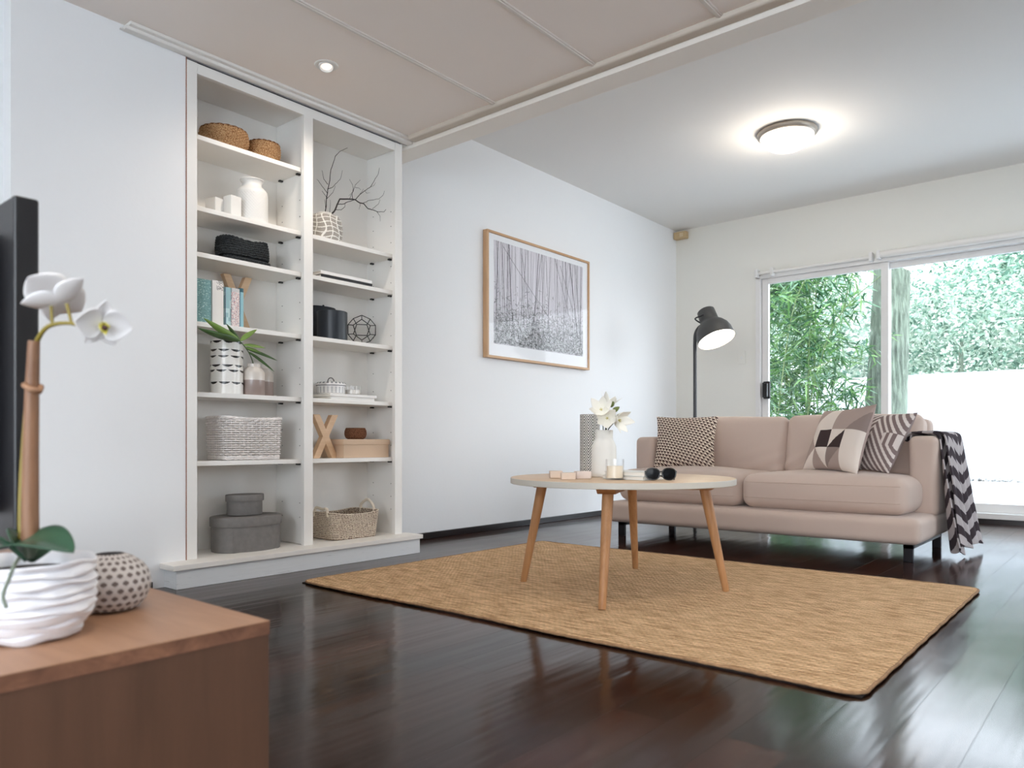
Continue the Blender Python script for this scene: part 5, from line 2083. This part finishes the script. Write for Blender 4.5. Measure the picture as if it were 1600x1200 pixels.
# left bloom: seen from behind and below, facing up and away
c1 = od(92, 470, 0.965)
orchid_bloom(c1, -RT * 0.55 + UPV * 0.75 + VF * 0.35, RT * 0.8 + UPV * 0.5, 0.044, 0.6)
c2 = od(158, 505, 0.955)
orchid_bloom(c2, RT * 0.62 - UPV * 0.30 - VF * 0.55, UPV, 0.033, 1.0)
for a_, b_ in (((82, 508), (80, 478)), ((112, 506), (104, 474)), ((136, 513), (152, 508))):
    MB().tube([od(*a_, 0.967), od(*b_, 0.965)], 0.0020, 8).build('flower_stalk', M_ostem, orc, smooth=True)


def broad_leaf(base, tip, w, arch, roll):
    base, tip = Vector(base), Vector(tip)
    d = tip - base
    L = d.length
    tt_ = d.normalized()
    side = tt_.cross(UPV).normalized()
    nrm = side.cross(tt_)
    side = Matrix.Rotation(roll, 3, tt_) @ side
    nrm = Matrix.Rotation(roll, 3, tt_) @ nrm

    def fn(u, v):
        s = (u - 0.5) * 2
        ww = w * 0.5 * (sin(pi * (0.06 + 0.94 * v) ** 0.85) ** 0.7)
        return base + d * v + UPV * (arch * sin(pi * v)) + side * s * ww + nrm * (0.28 * abs(s) ** 1.3 * ww)
    MB().grid(10, 20, fn).build('leaf', M_oleaf, orc, smooth=True, angle=180, solid=0.0022)


broad_leaf(od(14, 856, 0.965), od(115, 863, 0.915), 0.060, 0.011, 0.30)
broad_leaf(od(42, 876, 0.97), od(18, 828, 1.0), 0.040, 0.008, 0.4)
broad_leaf(od(40, 878, 0.96), od(-60, 850, 0.93), 0.038, 0.016, 0.2)
broad_leaf(od(46, 878, 0.975), od(110, 850, 1.03), 0.034, 0.010, 0.2)
MB().tube(bez([od(30, 872, 0.93), od(22, 884, 0.885), od(14, 905, 0.878), od(5, 930, 0.874), od(10, 950, 0.872)], 8), 0.0022, 8).build('aerial_root', mat('root_green', (112, 122, 108), 0.6), orc, smooth=True, angle=180)

# dotted vase
t = thing('dotted_vase', (0.473, 1.179, UT), 'squat round vase with grey oval dots beside the orchid pot', 'vase')
prf = profile_fn([(0.026, 0.0), (0.040, 0.004), (0.050, 0.016), (0.0555, 0.032), (0.0560, 0.042), (0.053, 0.056), (0.045, 0.068), (0.032, 0.078), (0.019, 0.0835)])


def dots(u, v):
    x = u * 24
    y = v * 10.5
    r_ = int(y)
    fx = (x + (0.5 if r_ % 2 else 0)) % 1.0 - 0.5
    fy = y - r_ - 0.5
    return (98, 86, 82) if (fx / 0.33) ** 2 + (fy / 0.30) ** 2 < 1 else (192, 186, 182)


mb = MB().grid(240, 126, lambda u, v: (prf(v)[0] * cos(2 * pi * u), prf(v)[0] * sin(2 * pi * u), prf(v)[1]), wrap_u=True, colfn=dots)
mb.lathe([(0, 0), (0.026, 0)], 40, close=False, col=(180, 170, 160))
mb.lathe([(0.019, 0.0835), (0.017, 0.081), (0.02, 0.07), (0, 0.02)], 40, close=False, col=(40, 34, 32))
mb.build('vase_body', mat('vase_stone', (255, 255, 255), 0.55, attr=True), t, smooth=True, angle=60)

# ================================================================== OUTSIDE
M_conc = mat('pale_paving', (186, 186, 185), 0.85, var=(1.2, 0.06), bump=(30, 0.003))
M_conc2 = mat('bounce_paving', (236, 235, 232), 0.85)
M_gwall = mat('white_render', (172, 174, 176), 0.85)
struct(box('patio_ground', XW + 0.14, 11.2, -14, 16, -0.12, -0.02, M_conc))
struct(box('ground_kerb', 11.2, 11.32, -14, 16, -0.12, 0.085, M_conc))
struct(box('garden_ground', 11.32, 40, -30, 40, -0.12, 0.03, mat('garden_soil', (120, 112, 96), 0.95)))
struct(box('garden_wall', 12.0, 12.18, -14, 16, 0.0, 1.56, M_gwall))
# unseen paving past the other windows, whitened to bounce daylight to the ceiling
struct(box('ground_side', -20, XW + 0.14, -22, YR - 0.12, -0.12, -0.02, M_conc2))
struct(box('ground_rear', -20, XR - 0.12, YR - 0.12, 16, -0.12, -0.02, M_conc2))


def fast_mesh(name, verts, faces, cols, m, parent=None):
    me = bpy.data.meshes.new(name)
    me.vertices.add(len(verts))
    me.vertices.foreach_set('co', verts.astype(np.float32).ravel())
    me.loops.add(faces.size)
    me.loops.foreach_set('vertex_index', faces.astype(np.int32).ravel())
    me.polygons.add(len(faces))
    k = faces.shape[1]
    me.polygons.foreach_set('loop_start', np.arange(0, faces.size, k, dtype=np.int32))
    me.polygons.foreach_set('loop_total', np.full(len(faces), k, dtype=np.int32))
    me.update(calc_edges=True)
    if cols is not None:
        ca = me.color_attributes.new('Col', 'FLOAT_COLOR', 'CORNER')
        c4 = np.concatenate([cols, np.ones((len(cols), 1))], 1)
        ca.data.foreach_set('color', np.repeat(c4, k, axis=0).astype(np.float32).ravel())
    return new_obj(name, me, m, parent)


# gravel strip
n = 2600
px_ = rng.uniform(11.36, 11.95, n)
py_ = rng.uniform(-4, 7, n)
sz = rng.uniform(0.010, 0.03, n)
vs, fs = [], []
oct_ = np.array([(1, 0, 0), (0, 1, 0), (-1, 0, 0), (0, -1, 0), (0, 0, 1), (0, 0, -1)], float)
of = np.array([(0, 1, 4), (1, 2, 4), (2, 3, 4), (3, 0, 4), (1, 0, 5), (2, 1, 5), (3, 2, 5), (0, 3, 5)])
V_ = (oct_[None] * sz[:, None, None] * rng.uniform(0.6, 1.4, (n, 6, 1))) + np.stack([px_, py_, 0.035 + sz * 0.5 + rng.uniform(0, 0.05, n)], -1)[:, None, :]
F_ = of[None] + (np.arange(n) * 6)[:, None, None]
cg = rng.uniform(0.08, 0.5, (n, 1)) * np.array([[1, 0.97, 0.93]])
g = fast_mesh('gravel', V_.reshape(-1, 3), F_.reshape(-1, 3), np.repeat(cg, 8, axis=0), mat('gravel_stone', (255, 255, 255), 0.9, attr=True))
g['kind'] = 'stuff'
g['label'] = 'strip of loose pebbles along the foot of the white garden wall'


def leaf_mat(name, trans=0.5):
    m = bpy.data.materials.new(name)
    m.use_nodes = True
    nt = m.node_tree
    nt.nodes.clear()
    o = nt.nodes.new('ShaderNodeOutputMaterial')
    a = nt.nodes.new('ShaderNodeVertexColor')
    a.layer_name = 'Col'
    d = nt.nodes.new('ShaderNodeBsdfDiffuse')
    t_ = nt.nodes.new('ShaderNodeBsdfTranslucent')
    mx = nt.nodes.new('ShaderNodeMixShader')
    mx.inputs[0].default_value = trans
    nt.links.new(a.outputs[0], d.inputs[0])
    nt.links.new(a.outputs[0], t_.inputs[0])
    nt.links.new(d.outputs[0], mx.inputs[1])
    nt.links.new(t_.outputs[0], mx.inputs[2])
    nt.links.new(mx.outputs[0], o.inputs[0])
    return m


M_lf = leaf_mat('garden_leaf', 0.4)


def leaves(centers, L, w, cols, droop=0.3, spread=1.0):
    """narrow kite-shaped leaves, each its own small folded blade"""
    n = len(centers)
    az = rng.uniform(0, 2 * pi, n)
    el = rng.normal(-droop, 0.5 * spread, n)
    d = np.stack([np.cos(az) * np.cos(el), np.sin(az) * np.cos(el), np.sin(el)], -1)
    r = rng.normal(0, 1, (n, 3))
    s = np.cross(d, r)
    s /= np.linalg.norm(s, axis=1, keepdims=True) + 1e-9
    L = rng.uniform(0.6, 1.3, (n, 1)) * L
    W_ = w * rng.uniform(0.7, 1.3, (n, 1))
    a = centers
    b_ = centers + d * L * 0.4 + s * W_ / 2
    c_ = centers + d * L
    e = centers + d * L * 0.4 - s * W_ / 2
    c_ = c_ + np.array([[0, 0, -1]]) * L * 0.12
    V = np.stack([a, b_, c_, e], 1).reshape(-1, 3)
    F = (np.arange(n)[:, None] * 4 + np.arange(4)[None])
    return V, F, cols


def pick(n, palette):
    p = np.array([lin(c) for c in palette])
    return p[rng.integers(0, len(p), n)] * rng.uniform(0.7, 1.25, (n, 1))


# bamboo clump on the left of the view
bam = thing('bamboo_plant', (8.3, 2.95, -0.02), 'tall leafy green bamboo clump outside the left door pane', 'bamboo')
cul = []
M_culm = mat('bamboo_culm', (86, 104, 58), 0.6)
for k in range(9):
    x, y = rng.normal(0, 0.22), rng.normal(0, 0.22)
    lx, ly = rng.normal(-0.15, 0.25), rng.normal(-0.25, 0.25)
    H = rng.uniform(2.2, 3.3)
    pts = bez([(x, y, 0), (x + lx * 0.2, y + ly * 0.2, H * 0.4), (x + lx * 0.6, y + ly * 0.6, H * 0.8), (x + lx * 1.4, y + ly * 1.4, H)], 6)
    MB().tube(pts, [0.009 - 0.006 * i / len(pts) for i in range(len(pts))], 8).build('culm', M_culm, bam, smooth=True, angle=180)
cs = []
for k in range(900):
    z = rng.uniform(0.15, 3.2)
    rad = 0.62 * (1 - 0.28 * abs(z - 1.3) / 1.9)
    q = np.array([rng.normal(-0.05, rad * 0.5), rng.normal(0.06, rad * 0.62), z])
    m_ = rng.integers(9, 15)
    cs.append(q + rng.normal(0, 0.035, (m_, 3)))
cs = np.concatenate(cs)
V, F, C = leaves(cs, 0.17, 0.019, pick(len(cs), [(84, 122, 66), (66, 102, 66), (118, 148, 96), (54, 86, 62), (118, 146, 120)]), 0.35)
fast_mesh('foliage', V, F, C, M_lf, bam)

# leaning tree with furrowed bark
tr = thing('garden_tree', (9.0, 2.22, -0.02), 'leaning tree trunk with furrowed bark behind the door mullion', 'tree')
bk = mat('furrowed_bark', (98, 108, 94), 0.95, bump=(9, 0.08), var=(8, 0.5), stretch=(3, 3, 0.8))


def trunk(u, v):
    z = v * 5.2
    cx, cy = 0.0 - 0.01 * z, 0.0 - 0.06 * z + 0.006 * z * z
    r = 0.212 - 0.016 * z + 0.05 * math.exp(-z * 3)
    a = 2 * pi * u
    r *= 1 + 0.05 * abs(sin(a * 11 + 1.5 * sin(z * 5) + z)) + 0.03 * sin(a * 23 + z * 9)
    return (cx + r * cos(a), cy + r * sin(a), z)


MB().grid(110, 130, trunk, wrap_u=True).build('trunk', bk, tr, smooth=True, angle=180)
cs = np.concatenate([np.array([rng.normal(0, 1.3), rng.normal(0, 1.6), rng.uniform(3.7, 6.0)]) + rng.normal(0, 0.18, (30, 3)) for _ in range(160)])
V, F, C = leaves(cs, 0.12, 0.05, pick(len(cs), [(84, 120, 84), (110, 146, 110), (70, 104, 80)]), 0.2)
fast_mesh('foliage', V, F, C, M_lf, tr)

# planting behind the white wall: each tree or shrub its own thing
protos = []
pal = [[(160, 176, 158), (186, 198, 180), (132, 156, 138), (204, 210, 198), (92, 122, 106)],  # leaf tones raised and greyed, putting the daylight's overexposure into the colour
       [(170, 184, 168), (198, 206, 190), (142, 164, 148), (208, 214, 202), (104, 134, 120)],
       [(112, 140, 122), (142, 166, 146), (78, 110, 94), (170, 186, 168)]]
for k in range(3):
    n_cl = 300
    cc = []
    for _ in range(n_cl):
        d = rng.normal(0, 1, 3)
        d /= np.linalg.norm(d)
        rr = rng.uniform(0.35, 1.0) ** 0.5
        cc.append(np.array([d[0] * rr * 1.2, d[1] * rr * 1.35, 2.1 + d[2] * rr * 1.9]) + rng.normal(0, 0.12, (32, 3)))
    cc = np.concatenate(cc)
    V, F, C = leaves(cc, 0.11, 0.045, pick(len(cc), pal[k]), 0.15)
    tt = thing('garden_tree', (0, 0, 0), 'leafy tree in glare-paled colour beyond the white garden wall', 'tree', 'trees beyond the white garden wall')
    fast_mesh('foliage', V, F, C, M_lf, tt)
    MB().tube([(0, 0, 0), (0.05, 0.03, 1.2), (0.0, 0.1, 2.4)], [0.09, 0.07, 0.03], 10).build('trunk', bk, tt, smooth=True)
    protos.append(tt)
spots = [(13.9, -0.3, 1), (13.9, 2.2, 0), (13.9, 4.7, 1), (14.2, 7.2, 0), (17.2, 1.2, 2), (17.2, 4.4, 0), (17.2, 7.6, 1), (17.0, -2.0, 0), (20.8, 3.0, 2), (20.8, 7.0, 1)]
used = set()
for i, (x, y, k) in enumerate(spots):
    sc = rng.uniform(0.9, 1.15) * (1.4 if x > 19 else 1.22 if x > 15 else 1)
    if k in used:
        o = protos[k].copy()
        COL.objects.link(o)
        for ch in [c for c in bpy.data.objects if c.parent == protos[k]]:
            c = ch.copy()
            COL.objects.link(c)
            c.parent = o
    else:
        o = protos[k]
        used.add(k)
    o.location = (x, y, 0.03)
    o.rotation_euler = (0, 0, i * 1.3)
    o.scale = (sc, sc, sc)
